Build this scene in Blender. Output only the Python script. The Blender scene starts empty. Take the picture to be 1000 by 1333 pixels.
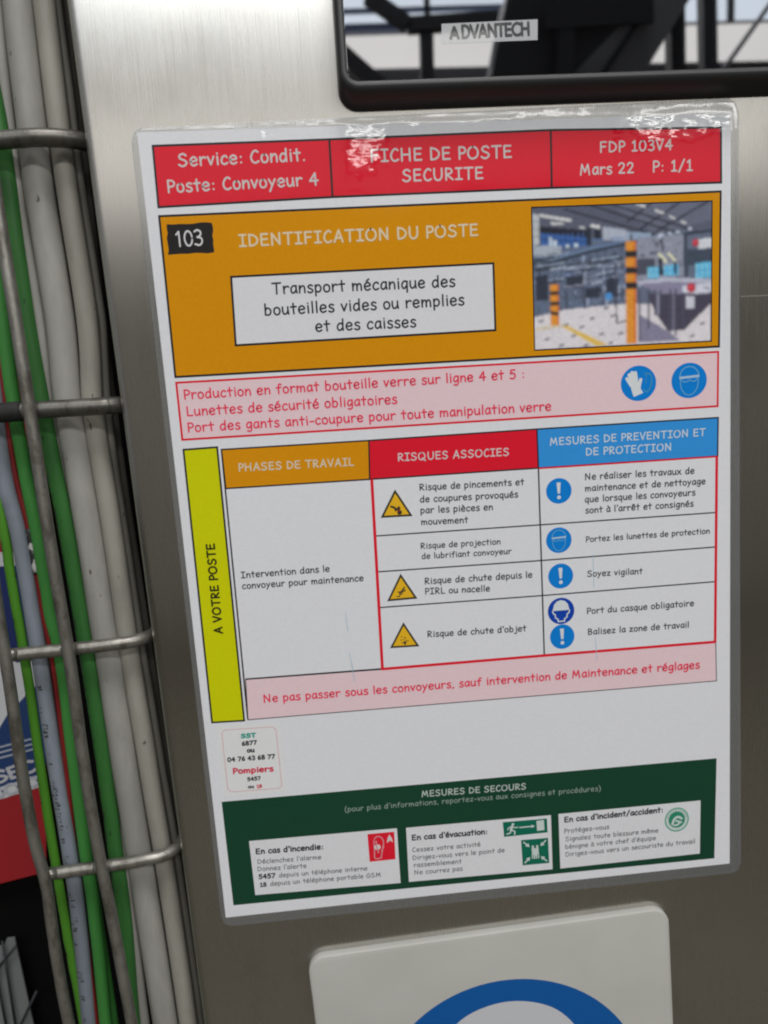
import bpy, bmesh, math, random
import numpy as np
from mathutils import Vector, Matrix, noise

# All lengths below are millimetres measured from the top left corner of the paper sheet:
# x to the right, y down the sheet, z into the cabinet.  W() turns them into metres.
def W(x, y, z=0.0):
    return (x / 1000.0, z / 1000.0, -y / 1000.0)

S = bpy.context.scene
COL = S.collection
random.seed(7)

# ---------------------------------------------------------------- camera
R = [[0.995573, 0.05972, -0.072581], [-0.070422, 0.98537, -0.155199], [0.062251, 0.159623, 0.985213]]
CAM = [57.455, 90.163, -285.312]
cam = bpy.data.cameras.new("camera")
co = bpy.data.objects.new("camera", cam)
COL.objects.link(co)
def _d(r, s): return Vector((r[0] * s, r[2] * s, -r[1] * s))
_r, _u, _b = _d(R[0], 1), _d(R[1], -1), _d(R[2], -1)
M = Matrix(((_r.x, _u.x, _b.x, 0), (_r.y, _u.y, _b.y, 0), (_r.z, _u.z, _b.z, 0), (0, 0, 0, 1)))
M.translation = Vector(W(*CAM))
co.matrix_world = M
cam.sensor_fit = 'VERTICAL'
cam.sensor_height = 36.0
cam.lens = 1000.0 / 1333.0 * 36.0
cam.clip_start = 0.01
cam.clip_end = 60
cam.dof.use_dof = True
cam.dof.focus_distance = 0.292
cam.dof.aperture_fstop = 11.5
S.camera = co

# ---------------------------------------------------------------- light
world = bpy.data.worlds.new("World")
S.world = world
world.use_nodes = True
wb = world.node_tree.nodes["Background"]
wb.inputs[0].default_value = (0.88, 0.89, 0.92, 1)
wb.inputs[1].default_value = 0.21

def area(name, loc, target, sx, sy, power, color):
    l = bpy.data.lights.new(name, 'AREA')
    l.shape = 'RECTANGLE'; l.size = sx; l.size_y = sy; l.energy = power; l.color = color
    o = bpy.data.objects.new(name, l)
    o.location = loc
    o.rotation_euler = (Vector(target) - Vector(loc)).to_track_quat('-Z', 'Y').to_euler()
    COL.objects.link(o)
    return o
area("hall_strip_lamp", (0.75, -3.1, 1.95), (0.1, 0, -0.1), 3.4, 0.12, 46, (1.0, 0.98, 0.95))
area("roof_light", (0.22, -1.6, 3.5), (0.1, 0, -0.2), 2.2, 0.9, 84, (1.0, 0.985, 0.98))

vs = S.view_settings
vs.view_transform = 'Standard'; vs.look = 'None'; vs.exposure = 0.0; vs.gamma = 1.0
vs.use_curve_mapping = False
S.cycles.max_bounces = 8
S.cycles.transparent_max_bounces = 12
S.cycles.caustics_reflective = False
S.cycles.use_denoising = True
S.cycles.pixel_filter_type = 'BLACKMAN_HARRIS'
S.cycles.filter_width = 2.1

# ---------------------------------------------------------------- materials
def lin(c):
    return tuple(((v / 255.0) / 12.92 if v <= 10 else (((v / 255.0) + 0.055) / 1.055) ** 2.4) for v in c)
def albedo(c, k=1.0):
    return tuple(min(0.86, v * k) for v in lin(c)) + (1.0,)

def mat(name, color=(0.5, 0.5, 0.5, 1), rough=0.5, metal=0.0, spec=0.5):
    m = bpy.data.materials.new(name); m.use_nodes = True
    b = m.node_tree.nodes["Principled BSDF"]
    b.inputs["Base Color"].default_value = color if len(color) == 4 else tuple(color) + (1,)
    b.inputs["Roughness"].default_value = rough
    b.inputs["Metallic"].default_value = metal
    b.inputs["Specular IOR Level"].default_value = spec
    return m, m.node_tree, b

def nnode(nt, typ, **kw):
    n = nt.nodes.new(typ)
    for k, v in kw.items(): setattr(n, k, v)
    return n

def mathn(nt, op, a, b=None, clamp=False):
    n = nnode(nt, 'ShaderNodeMath', operation=op, use_clamp=clamp)
    for i, v in enumerate((a, b)):
        if v is None: continue
        if isinstance(v, (int, float)): n.inputs[i].default_value = v
        else: nt.links.new(v, n.inputs[i])
    return n.outputs[0]

def noise_tex(nt, scale, detail=3.0, vec=None, stretch=None, rough=0.5):
    tc = nnode(nt, 'ShaderNodeNewGeometry')
    v = tc.outputs['Position']
    mp = nnode(nt, 'ShaderNodeMapping')
    if stretch: mp.inputs['Scale'].default_value = stretch
    nt.links.new(v, mp.inputs['Vector'])
    n = nnode(nt, 'ShaderNodeTexNoise')
    n.inputs['Scale'].default_value = scale; n.inputs['Detail'].default_value = detail
    n.inputs['Roughness'].default_value = rough
    nt.links.new(mp.outputs[0], n.inputs['Vector'])
    return n.outputs['Fac']

def ramp(nt, fac, stops):
    r = nnode(nt, 'ShaderNodeValToRGB')
    el = r.color_ramp.elements
    while len(el) < len(stops): el.new(0.5)
    for e, (p_, c) in zip(el, stops):
        e.position = p_; e.color = c if len(c) == 4 else tuple(c) + (1,)
    nt.links.new(fac, r.inputs[0])
    return r.outputs[0]

def bump(nt, height, strength, dist):
    b = nnode(nt, 'ShaderNodeBump')
    b.inputs['Strength'].default_value = strength; b.inputs['Distance'].default_value = dist
    nt.links.new(height, b.inputs['Height'])
    return b.outputs[0]

# glossy laminated print: the colour of each printed patch is stored on its faces
CRUMPLES = [(54.6, -4.83, 28, 4.2, 1.0), (110.9, -3.83, 40, 4.2, 1.25), (76.51, 6.51, 9, 12, 0.92), (188.44, 2.52, 22, 6.5, 1.3), (177.11, 10.37, 7, 4, 0.6), (83.81, -2.79, 30, 4.5, 0.9), (40.94, 0.64, 7, 3, 0.5)]
CORNER = (206.61, 1.11)
def film_normal(nt, scale=300, amp=0.17):
    """uneven lamination: crumpled patches along the sheet's top edge, one lifted corner, faint waves elsewhere"""
    g = nnode(nt, 'ShaderNodeNewGeometry')
    sx = nnode(nt, 'ShaderNodeSeparateXYZ'); nt.links.new(g.outputs['Position'], sx.inputs[0])
    X, Z = sx.outputs['X'], sx.outputs['Z']
    def blob(x, y, rx, ry):
        a = mathn(nt, 'POWER', mathn(nt, 'MULTIPLY', mathn(nt, 'SUBTRACT', X, x / 1000), 1000 / rx), 2.0)
        b = mathn(nt, 'POWER', mathn(nt, 'MULTIPLY', mathn(nt, 'ADD', Z, y / 1000), 1000 / ry), 2.0)
        return mathn(nt, 'EXPONENT', mathn(nt, 'MULTIPLY', mathn(nt, 'ADD', a, b), -1.0))
    tot = None
    for x, y, rx, ry, w in CRUMPLES:
        b = mathn(nt, 'MULTIPLY', blob(x, y, rx, ry), w)
        tot = b if tot is None else mathn(nt, 'MAXIMUM', tot, b)
    edge = noise_tex(nt, 170, 4.0, stretch=(0.7, 1.0, 1.0), rough=0.6)
    mr = nnode(nt, 'ShaderNodeMapRange'); mr.interpolation_type = 'SMOOTHSTEP'
    nt.links.new(mathn(nt, 'ADD', tot, mathn(nt, 'MULTIPLY', mathn(nt, 'SUBTRACT', edge, 0.5), 1.5)), mr.inputs[0])
    mr.inputs[1].default_value = 0.30; mr.inputs[2].default_value = 0.75
    corner = nnode(nt, 'ShaderNodeMapRange'); nt.links.new(blob(CORNER[0], CORNER[1], 8, 6.5), corner.inputs[0])
    corner.inputs[1].default_value = 0.35; corner.inputs[2].default_value = 0.5
    tilt = mathn(nt, 'MULTIPLY', mathn(nt, 'MAXIMUM', mr.outputs[0], corner.outputs[0]), 0.135)
    def vnoise(scale, detail, stretch):
        mp = nnode(nt, 'ShaderNodeMapping'); mp.inputs['Scale'].default_value = stretch
        nt.links.new(g.outputs['Position'], mp.inputs['Vector'])
        n = nnode(nt, 'ShaderNodeTexNoise'); n.inputs['Scale'].default_value = scale; n.inputs['Detail'].default_value = detail
        nt.links.new(mp.outputs[0], n.inputs['Vector'])
        v = nnode(nt, 'ShaderNodeVectorMath', operation='SUBTRACT'); nt.links.new(n.outputs['Color'], v.inputs[0]); v.inputs[1].default_value = (0.5, 0.5, 0.5)
        return v.outputs[0]
    def scalev(v, k):
        n = nnode(nt, 'ShaderNodeVectorMath', operation='SCALE'); nt.links.new(v, n.inputs[0])
        if isinstance(k, (int, float)): n.inputs[3].default_value = k
        else: nt.links.new(k, n.inputs[3])
        return n.outputs[0]
    def addv(a, b):
        n = nnode(nt, 'ShaderNodeVectorMath', operation='ADD'); nt.links.new(a, n.inputs[0]); nt.links.new(b, n.inputs[1]); return n.outputs[0]
    up = nnode(nt, 'ShaderNodeCombineXYZ'); nt.links.new(tilt, up.inputs[2])
    near = mathn(nt, 'MULTIPLY', mathn(nt, 'MINIMUM', mathn(nt, 'MULTIPLY', tot, 1.6), 1.0), amp)
    v = addv(up.outputs[0], scalev(vnoise(scale, 2.5, (0.5, 1, 1.5)), near))
    v = addv(v, scalev(vnoise(38, 1.0, (1, 1, 1)), 0.028))
    v = addv(g.outputs['Normal'], v)
    n = nnode(nt, 'ShaderNodeVectorMath', operation='NORMALIZE'); nt.links.new(v, n.inputs[0])
    return n.outputs[0]

def print_material():
    m, nt, b = mat("laminated_print", rough=0.6, spec=0.0)
    a = nnode(nt, 'ShaderNodeAttribute', attribute_name="ink")
    mott = noise_tex(nt, 900, 2.0)
    hv = nnode(nt, 'ShaderNodeHueSaturation')
    nt.links.new(a.outputs['Color'], hv.inputs['Color'])
    v = mathn(nt, 'ADD', mathn(nt, 'MULTIPLY', mott, 0.10), 0.95)
    nt.links.new(v, hv.inputs['Value'])
    nt.links.new(hv.outputs[0], b.inputs['Base Color'])
    b.inputs['Coat Weight'].default_value = 0.42
    b.inputs['Coat Roughness'].default_value = 0.075
    nt.links.new(film_normal(nt, 430, 0.22), b.inputs['Coat Normal'])
    return m
M_PRINT = print_material()

def film_material():
    m = bpy.data.materials.new("clear_laminate_film"); m.use_nodes = True
    nt = m.node_tree; nt.nodes.clear()
    out = nnode(nt, 'ShaderNodeOutputMaterial')
    tr = nnode(nt, 'ShaderNodeBsdfTransparent'); tr.inputs[0].default_value = (0.95, 0.96, 0.97, 1)
    df = nnode(nt, 'ShaderNodeBsdfDiffuse'); df.inputs[0].default_value = (0.72, 0.75, 0.78, 1)
    gl = nnode(nt, 'ShaderNodeBsdfGlossy'); gl.inputs['Roughness'].default_value = 0.17
    nt.links.new(film_normal(nt, 120, 0.11), gl.inputs['Normal'])
    m1 = nnode(nt, 'ShaderNodeMixShader'); m1.inputs[0].default_value = 0.15
    nt.links.new(tr.outputs[0], m1.inputs[1]); nt.links.new(df.outputs[0], m1.inputs[2])
    fr = nnode(nt, 'ShaderNodeFresnel'); fr.inputs[0].default_value = 1.6
    m2 = nnode(nt, 'ShaderNodeMixShader')
    nt.links.new(fr.outputs[0], m2.inputs[0]); nt.links.new(m1.outputs[0], m2.inputs[1]); nt.links.new(gl.outputs[0], m2.inputs[2])
    nt.links.new(m2.outputs[0], out.inputs[0])
    return m
M_FILM = film_material()

def steel_material():
    m, nt, b = mat("brushed_stainless_steel", (0.60, 0.585, 0.555, 1), 0.30, 1.0)
    streak = noise_tex(nt, 420, 4.0, stretch=(9.0, 9.0, 0.05), rough=0.65)
    smear = noise_tex(nt, 22, 5.0, stretch=(1.0, 1.0, 0.6), rough=0.6)
    col = ramp(nt, streak, [(0.25, (0.56, 0.54, 0.505)), (0.75, (0.65, 0.63, 0.595))])
    grime = ramp(nt, noise_tex(nt, 9, 6.0, stretch=(1.6, 1.0, 0.7), rough=0.7), [(0.30, (0.80, 0.785, 0.75)), (0.48, (1, 1, 1))])
    spots = ramp(nt, noise_tex(nt, 150, 2.0, stretch=(1.0, 1.0, 0.35), rough=0.6), [(0.22, (0.72, 0.70, 0.66)), (0.27, (1, 1, 1))])
    prev = col
    for layer in (grime, spots):
        mx = nnode(nt, 'ShaderNodeMix', data_type='RGBA', blend_type='MULTIPLY'); mx.inputs[0].default_value = 0.8
        nt.links.new(prev, mx.inputs[6]); nt.links.new(layer, mx.inputs[7]); prev = mx.outputs[2]
    nt.links.new(prev, b.inputs['Base Color'])
    rv = mathn(nt, 'ADD', mathn(nt, 'MULTIPLY', streak, 0.10), mathn(nt, 'ADD', mathn(nt, 'MULTIPLY', smear, 0.16), 0.14))
    nt.links.new(rv, b.inputs['Roughness'])
    b.inputs['Anisotropic'].default_value = 0.9
    tg = nnode(nt, 'ShaderNodeTangent', direction_type='UV_MAP', uv_map="brush")
    nt.links.new(tg.outputs[0], b.inputs['Tangent'])
    nt.links.new(bump(nt, streak, 0.14, 0.00005), b.inputs['Normal'])
    return m
M_STEEL = steel_material()

def wire_material(name="dull_zinc_wire", k=1.0):
    m, nt, b = mat(name, (0.45, 0.44, 0.42, 1), 0.34, 0.8)
    n = noise_tex(nt, 160, 5.0, stretch=(1, 1, 0.5), rough=0.7)
    nt.links.new(ramp(nt, n, [(0.36, (0.20 * k, 0.185 * k, 0.16 * k)), (0.5, (0.33 * k, 0.315 * k, 0.285 * k)), (0.68, (0.39 * k, 0.375 * k, 0.345 * k))]), b.inputs['Base Color'])
    nt.links.new(mathn(nt, 'ADD', mathn(nt, 'MULTIPLY', n, 0.3), 0.26), b.inputs['Roughness'])
    nt.links.new(bump(nt, noise_tex(nt, 500, 3.0), 0.3, 0.0002), b.inputs['Normal'])
    return m
M_WIRE = wire_material()
M_WIREDARK = wire_material("dark_zinc_wire", 0.5)  # same zinc wire in a darker tone for the upper two rungs

def cable_material(name, c, rough=0.5, dirt=0.25):
    m, nt, b = mat(name, c, rough, 0.0, 0.35)
    n = noise_tex(nt, 60, 5.0, stretch=(1, 1, 0.25), rough=0.65)
    dark = tuple(v * (1 - dirt) for v in c[:3])
    base = ramp(nt, n, [(0.38, dark), (0.6, c[:3])])
    fl = ramp(nt, noise_tex(nt, 330, 2.0, stretch=(1, 1, 0.4), rough=0.6), [(0.25, (0.35, 0.33, 0.3)), (0.29, (1, 1, 1))])
    mx = nnode(nt, 'ShaderNodeMix', data_type='RGBA', blend_type='MULTIPLY'); mx.inputs[0].default_value = 1.0
    nt.links.new(base, mx.inputs[6]); nt.links.new(fl, mx.inputs[7])
    nt.links.new(mx.outputs[2], b.inputs['Base Color'])
    nt.links.new(bump(nt, noise_tex(nt, 200, 2.0, stretch=(1, 1, 0.3)), 0.2, 0.0004), b.inputs['Normal'])
    return m

M_BLACK = mat("black_plastic", (0.022, 0.022, 0.024, 1), 0.42)[0]
M_BEZEL = mat("charcoal_moulded_plastic", (0.045, 0.045, 0.047, 1), 0.45)[0]
def screen_material():
    m, nt, b = mat("mirror_black_screen_glass", (0.50, 0.50, 0.52, 1), 0.015, 1.0)
    return m
M_SCREEN = screen_material()
M_DARKSTEEL = mat("dark_painted_steel", (0.018, 0.020, 0.024, 1), 0.6)[0]
M_GREYSTEEL = mat("grey_painted_steel", (0.17, 0.175, 0.185, 1), 0.6)[0]

# ---------------------------------------------------------------- mesh helpers
def link(o, parent=None):
    COL.objects.link(o)
    if parent is not None: o.parent = parent
    return o

def tag(o, label=None, cat=None, group=None, kind=None):
    for k, v in (("label", label), ("category", cat), ("group", group), ("kind", kind)):
        if v: o[k] = v
    return o

def empty(name, loc=(0, 0, 0)):
    o = bpy.data.objects.new(name, None); o.empty_display_size = 0.02
    COL.objects.link(o); o.location = loc
    return o

def mesh_obj(name, verts, faces, material, parent=None, smooth=False, mats=None, midx=None):
    me = bpy.data.meshes.new(name)
    me.from_pydata(verts, [], faces); me.update()
    for m_ in (mats or [material]): me.materials.append(m_)
    if midx:
        for f, i in zip(me.polygons, midx): f.material_index = i
    if smooth:
        for f in me.polygons: f.use_smooth = True
    o = bpy.data.objects.new(name, me)
    return link(o, parent)

def bm_obj(name, bm, material, parent=None, smooth=False):
    me = bpy.data.meshes.new(name); bm.normal_update(); bm.to_mesh(me); bm.free()
    me.materials.append(material)
    if smooth:
        for f in me.polygons: f.use_smooth = True
    return link(bpy.data.objects.new(name, me), parent)

def catmull(pts, n=8, closed=False):
    P = [Vector(q) for q in pts]
    if len(P) < 3 and not closed: return P
    out = []
    N = len(P)
    for i in range(N if closed else N - 1):
        if closed: a, b, c, d = P[i - 1], P[i], P[(i + 1) % N], P[(i + 2) % N]
        else:
            b, c = P[i], P[i + 1]
            a = P[i - 1] if i else b * 2 - c
            d = P[i + 2] if i + 2 < N else c * 2 - b
        for k in range(n):
            t = k / n
            out.append(0.5 * (2 * b + (c - a) * t + (2 * a - 5 * b + 4 * c - d) * t * t + (3 * b - a - 3 * c + d) * t ** 3))
    if not closed: out.append(P[-1])
    return out

def tube(path, r, name, material, parent=None, seg=20, smooth_n=8, caps=True):
    """path in millimetres"""
    P = [Vector(W(*q)) for q in path]
    P = catmull(P, smooth_n)
    V, Fc = [], []
    t0 = (P[1] - P[0]).normalized()
    ref = Vector((0, -1, 0)) if abs(t0.y) < 0.8 else Vector((1, 0, 0))
    nrm = (ref - t0 * ref.dot(t0)).normalized()
    rr = r / 1000.0
    for i, p_ in enumerate(P):
        t = ((P[min(i + 1, len(P) - 1)] - P[max(i - 1, 0)])).normalized()
        nrm = (nrm - t * nrm.dot(t)).normalized()
        bn = t.cross(nrm)
        for k in range(seg):
            a = 2 * math.pi * k / seg
            V.append(p_ + (nrm * math.cos(a) + bn * math.sin(a)) * rr)
    for i in range(len(P) - 1):
        for k in range(seg):
            k2 = (k + 1) % seg
            Fc.append((i * seg + k, i * seg + k2, (i + 1) * seg + k2, (i + 1) * seg + k))
    if caps:
        Fc.append(tuple(range(seg))[::-1]); Fc.append(tuple((len(P) - 1) * seg + k for k in range(seg)))
    return mesh_obj(name, V, Fc, material, parent, True)

def box_bm(bm, x0, x1, y0, y1, z0, z1):
    """box in millimetres (x right, y down, z into the cabinet)"""
    vs_ = [bm.verts.new(W(x, y, z)) for z in (z0, z1) for y in (y0, y1) for x in (x0, x1)]
    for f in ((0, 1, 3, 2), (4, 6, 7, 5), (0, 4, 5, 1), (2, 3, 7, 6), (0, 2, 6, 4), (1, 5, 7, 3)):
        bm.faces.new([vs_[i] for i in f])
    bmesh.ops.recalc_face_normals(bm, faces=bm.faces)

def bar_bm(bm, a, b, w, d):
    """straight bar of w x d mm between two points given in mm"""
    a, b = Vector(W(*a)), Vector(W(*b))
    t = (b - a).normalized()
    up = Vector((0, 1, 0))
    s = t.cross(up).normalized(); u = s.cross(t).normalized()
    s *= w / 2000.0; u *= d / 2000.0
    q = [bm.verts.new(p_ + e * s + f * u) for p_ in (a, b) for e, f in ((-1, -1), (1, -1), (1, 1), (-1, 1))]
    for f in ((0, 1, 2, 3), (7, 6, 5, 4), (0, 4, 5, 1), (1, 5, 6, 2), (2, 6, 7, 3), (3, 7, 4, 0)):
        bm.faces.new([q[i] for i in f])
    bmesh.ops.recalc_face_normals(bm, faces=bm.faces)

def rounded(x0, y0, x1, y1, r, n=8):
    pts = []
    for cx, cy, a0 in ((x1 - r, y0 + r, -90), (x1 - r, y1 - r, 0), (x0 + r, y1 - r, 90), (x0 + r, y0 + r, 180)):
        for k in range(n + 1):
            a = math.radians(a0 + 90 * k / n)
            pts.append((cx + r * math.cos(a), cy + r * math.sin(a)))
    return pts

# ---------------------------------------------------------------- handwriting-like stroke lettering
G = {}
def g(ch, adv, *strokes): G[ch] = (adv, strokes)
g(' ', .34)
g('a', .52, [(.43,.42),(.33,.51),(.18,.47),(.07,.27),(.11,.07),(.24,.02),(.38,.14),(.44,.34)], [(.44,.51),(.43,.25),(.48,.02)])
g('b', .57, [(.10,.78),(.09,.02)], [(.09,.30),(.20,.47),(.36,.46),(.47,.30),(.43,.10),(.28,.0),(.09,.07)])
g('c', .50, [(.44,.42),(.34,.51),(.18,.46),(.07,.26),(.12,.07),(.27,.0),(.44,.08)])
g('d', .57, [(.46,.36),(.34,.49),(.17,.45),(.07,.24),(.13,.05),(.27,.01),(.45,.18)], [(.47,.78),(.46,.3),(.47,.01)])
g('e', .54, [(.08,.25),(.28,.27),(.46,.31),(.43,.44),(.28,.52),(.12,.43),(.06,.24),(.13,.06),(.28,.0),(.46,.08)])
g('f', .48, [(.44,.70),(.34,.76),(.24,.68),(.21,.45),(.20,-.02)], [(.04,.46),(.40,.48)])
g('g', .53, [(.43,.42),(.33,.51),(.18,.47),(.07,.27),(.13,.08),(.27,.06),(.42,.25)], [(.46,.51),(.45,.1),(.42,-.14),(.28,-.24),(.10,-.19)])
g('h', .56, [(.09,.78),(.08,.01)], [(.08,.26),(.20,.43),(.34,.47),(.44,.38),(.47,.2),(.47,.01)])
g('i', .27, [(.12,.50),(.13,.01)], [(.12,.67),(.125,.68)])
g('j', .38, [(.26,.50),(.28,.0),(.24,-.18),(.12,-.24),(.0,-.18)], [(.25,.67),(.255,.68)])
g('k', .54, [(.09,.78),(.09,.01)], [(.42,.5),(.11,.24)], [(.2,.3),(.46,.01)])
g('l', .27, [(.12,.78),(.12,.01)])
g('m', .76, [(.08,.5),(.09,.01)], [(.09,.24),(.18,.42),(.28,.46),(.37,.38),(.38,.01)], [(.38,.26),(.47,.43),(.58,.46),(.67,.36),(.69,.01)])
g('n', .53, [(.09,.5),(.08,.01)], [(.08,.24),(.20,.42),(.32,.48),(.42,.40),(.45,.20),(.45,.01)])
o_ = [(.26,.50),(.11,.43),(.06,.24),(.12,.06),(.27,.0),(.42,.08),(.47,.27),(.40,.44),(.26,.50)]
g('o', .53, o_)
g('p', .54, [(.08,.5),(.09,-.24)], [(.08,.32),(.20,.48),(.35,.48),(.46,.32),(.42,.12),(.28,.02),(.09,.08)])
g('q', .53, [(.43,.42),(.33,.51),(.18,.47),(.07,.27),(.12,.07),(.25,.02),(.42,.22)], [(.44,.5),(.43,-.25)])
g('r', .46, [(.08,.5),(.10,.01)], [(.09,.28),(.20,.44),(.32,.49),(.43,.44)])
g('s', .47, [(.40,.46),(.26,.52),(.12,.45),(.12,.34),(.25,.27),(.39,.18),(.38,.05),(.22,-.01),(.06,.06)])
g('t', .47, [(.22,.72),(.22,.30),(.24,.01)], [(.04,.48),(.42,.49)])
g('u', .54, [(.07,.5),(.07,.22),(.14,.04),(.27,.02),(.40,.14),(.44,.28)], [(.44,.5),(.45,.2),(.48,.01)])
g('v', .48, [(.05,.5),(.22,.02)], [(.22,.02),(.43,.5)])
g('x', .55, [(.05,.5),(.49,.01)], [(.46,.5),(.04,.0)])
g('y', .52, [(.05,.5),(.25,.1)], [(.46,.5),(.25,.1),(.08,-.25)])
g('z', .52, [(.06,.47),(.43,.48)], [(.43,.48),(.07,.03)], [(.07,.03),(.46,.03)])
g('A', .70, [(.06,.0),(.38,.76)], [(.38,.76),(.62,.0)], [(.17,.25),(.55,.27)])
g('B', .63, [(.1,.74),(.1,.02)], [(.1,.73),(.34,.72),(.48,.6),(.40,.45),(.12,.40)], [(.12,.40),(.42,.36),(.54,.2),(.42,.05),(.1,.02)])
g('C', .60, [(.52,.66),(.38,.75),(.2,.64),(.07,.36),(.14,.1),(.32,.0),(.54,.09)])
g('D', .70, [(.1,.74),(.1,.02)], [(.1,.74),(.42,.65),(.62,.42),(.54,.16),(.32,.04),(.1,.02)])
g('E', .62, [(.1,.73),(.1,.02)], [(.1,.73),(.52,.73)], [(.1,.39),(.48,.40)], [(.1,.02),(.54,.03)])
g('F', .60, [(.1,.73),(.1,.0)], [(.1,.73),(.52,.73)], [(.1,.39),(.46,.40)])
g('G', .68, [(.58,.62),(.42,.75),(.2,.64),(.07,.36),(.15,.08),(.36,.0),(.56,.12),(.60,.34)], [(.38,.34),(.66,.34)])
g('H', .75, [(.1,.75),(.1,.0)], [(.62,.75),(.62,.0)], [(.1,.37),(.62,.39)])
g('I', .55, [(.06,.73),(.48,.73)], [(.27,.73),(.27,.02)], [(.06,.02),(.48,.02)])
g('L', .55, [(.1,.75),(.09,.03)], [(.09,.03),(.5,.02)])
g('M', .88, [(.1,.0),(.2,.74)], [(.2,.74),(.43,.2)], [(.43,.2),(.66,.74)], [(.66,.74),(.78,.0)])
g('N', .76, [(.1,.0),(.11,.74)], [(.11,.74),(.6,.04)], [(.6,.04),(.61,.76)])
O_ = [(.38,.75),(.15,.62),(.06,.36),(.15,.1),(.38,.0),(.63,.12),(.72,.38),(.62,.64),(.38,.75)]
g('O', .79, O_)
g('P', .54, [(.1,.74),(.1,.0)], [(.1,.74),(.38,.71),(.5,.55),(.4,.38),(.1,.33)])
g('Q', .85, O_, [(.45,.18),(.75,-.1)])
g('R', .63, [(.1,.74),(.1,.0)], [(.1,.74),(.38,.71),(.5,.57),(.4,.42),(.1,.35)], [(.14,.36),(.56,.01)])
g('S', .66, [(.54,.64),(.4,.74),(.2,.7),(.11,.56),(.22,.43),(.44,.34),(.56,.2),(.44,.04),(.24,.0),(.06,.1)])
g('T', .66, [(.03,.73),(.62,.74)], [(.33,.73),(.32,.0)])
g('U', .71, [(.09,.75),(.09,.3),(.18,.06),(.36,.0),(.54,.1),(.61,.34),(.61,.75)])
g('V', .63, [(.05,.75),(.3,.01)], [(.3,.01),(.58,.76)])
g('0', .61, [(.3,.74),(.12,.62),(.06,.36),(.14,.08),(.3,.0),(.46,.1),(.54,.38),(.46,.64),(.3,.74)])
g('1', .55, [(.13,.6),(.3,.74)], [(.3,.74),(.3,.02)], [(.12,.02),(.48,.02)])
g('2', .60, [(.08,.58),(.2,.73),(.4,.71),(.48,.56),(.36,.34),(.1,.03)], [(.1,.03),(.52,.03)])
g('3', .58, [(.1,.68),(.28,.75),(.46,.64),(.4,.46),(.24,.4)], [(.24,.4),(.46,.34),(.5,.16),(.34,.0),(.08,.06)])
g('4', .62, [(.42,.0),(.42,.74)], [(.42,.74),(.06,.26)], [(.06,.26),(.58,.28)])
g('5', .58, [(.48,.72),(.16,.72)], [(.16,.72),(.11,.42)], [(.11,.42),(.3,.46),(.48,.34),(.46,.12),(.28,.0),(.07,.06)])
g('6', .58, [(.42,.72),(.2,.56),(.08,.28),(.18,.03),(.36,.02),(.5,.18),(.4,.36),(.22,.36),(.1,.2)])
g('7', .60, [(.06,.72),(.54,.72)], [(.54,.72),(.2,.0)])
g('8', .60, [(.3,.4),(.12,.52),(.14,.68),(.3,.75),(.46,.66),(.46,.52),(.3,.4),(.1,.26),(.1,.08),(.3,.0),(.5,.1),(.5,.26),(.3,.4)])
g('.', .25, [(.13,.02),(.135,.03)])
g(',', .27, [(.14,.04),(.08,-.1)])
g(':', .32, [(.15,.06),(.155,.07)], [(.15,.40),(.155,.41)])
g('!', .24, [(.12,.75),(.12,.25)], [(.12,.02),(.125,.03)])
g('-', .42, [(.06,.26),(.36,.26)])
g("'", .22, [(.12,.78),(.10,.6)])
g('/', .50, [(.04,-.06),(.44,.8)])
g('(', .37, [(.3,.82),(.12,.5),(.12,.1),(.3,-.18)])
g(')', .37, [(.07,.82),(.25,.5),(.25,.1),(.07,-.18)])
for c_, b_, st in (('é', 'e', [(.22,.62),(.38,.75)]), ('è', 'e', [(.16,.75),(.32,.62)]), ('à', 'a', [(.16,.75),(.32,.62)])):
    G[c_] = (G[b_][0], G[b_][1] + (st,))
G['ê'] = (G['e'][0], G['e'][1] + ([(.14,.61),(.27,.74)], [(.27,.74),(.42,.61)]))
# upright grotesque letters for the maker's badge
def arcp(cx, cy, rx, ry, a0, a1, n=9):
    return [(cx + rx * math.cos(math.radians(a0 + (a1 - a0) * k / n)), cy + ry * math.sin(math.radians(a0 + (a1 - a0) * k / n))) for k in range(n + 1)]
GS = {}
GS['A'] = (.66, ([(.04,.0),(.32,.72)], [(.32,.72),(.60,.0)], [(.14,.22),(.50,.22)]))
GS['D'] = (.66, ([(.1,.0),(.1,.72)], [(.1,.72)] + arcp(.26,.36,.32,.36,90,-90) + [(.1,.0)]))
GS['V'] = (.62, ([(.03,.72),(.31,.0)], [(.31,.0),(.59,.72)]))
GS['N'] = (.72, ([(.1,.0),(.1,.72)], [(.1,.72),(.60,.0)], [(.60,.0),(.60,.72)]))
GS['T'] = (.54, ([(.02,.71),(.52,.71)], [(.27,.71),(.27,.0)]))
GS['E'] = (.54, ([(.1,.0),(.1,.72)], [(.1,.71),(.48,.71)], [(.1,.37),(.45,.37)], [(.1,.01),(.48,.01)]))
GS['C'] = (.66, (arcp(.42,.36,.36,.36,50,310, 14),))
GS['H'] = (.70, ([(.1,.0),(.1,.72)], [(.58,.0),(.58,.72)], [(.1,.37),(.58,.37)]))
GS['S'] = G['S']; GS['O'] = (.80, (arcp(.39,.36,.34,.36,0,360,18),))
GS['1'] = (.52, ([(.12,.58),(.28,.72)], [(.28,.72),(.28,.0)])); GS['0'] = (.58, (arcp(.29,.36,.22,.36,0,360,18),)); GS['3'] = G['3']
GS['I'] = (.25, ([(.12,.0),(.12,.72)],)); GS['-'] = G['-']

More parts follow.
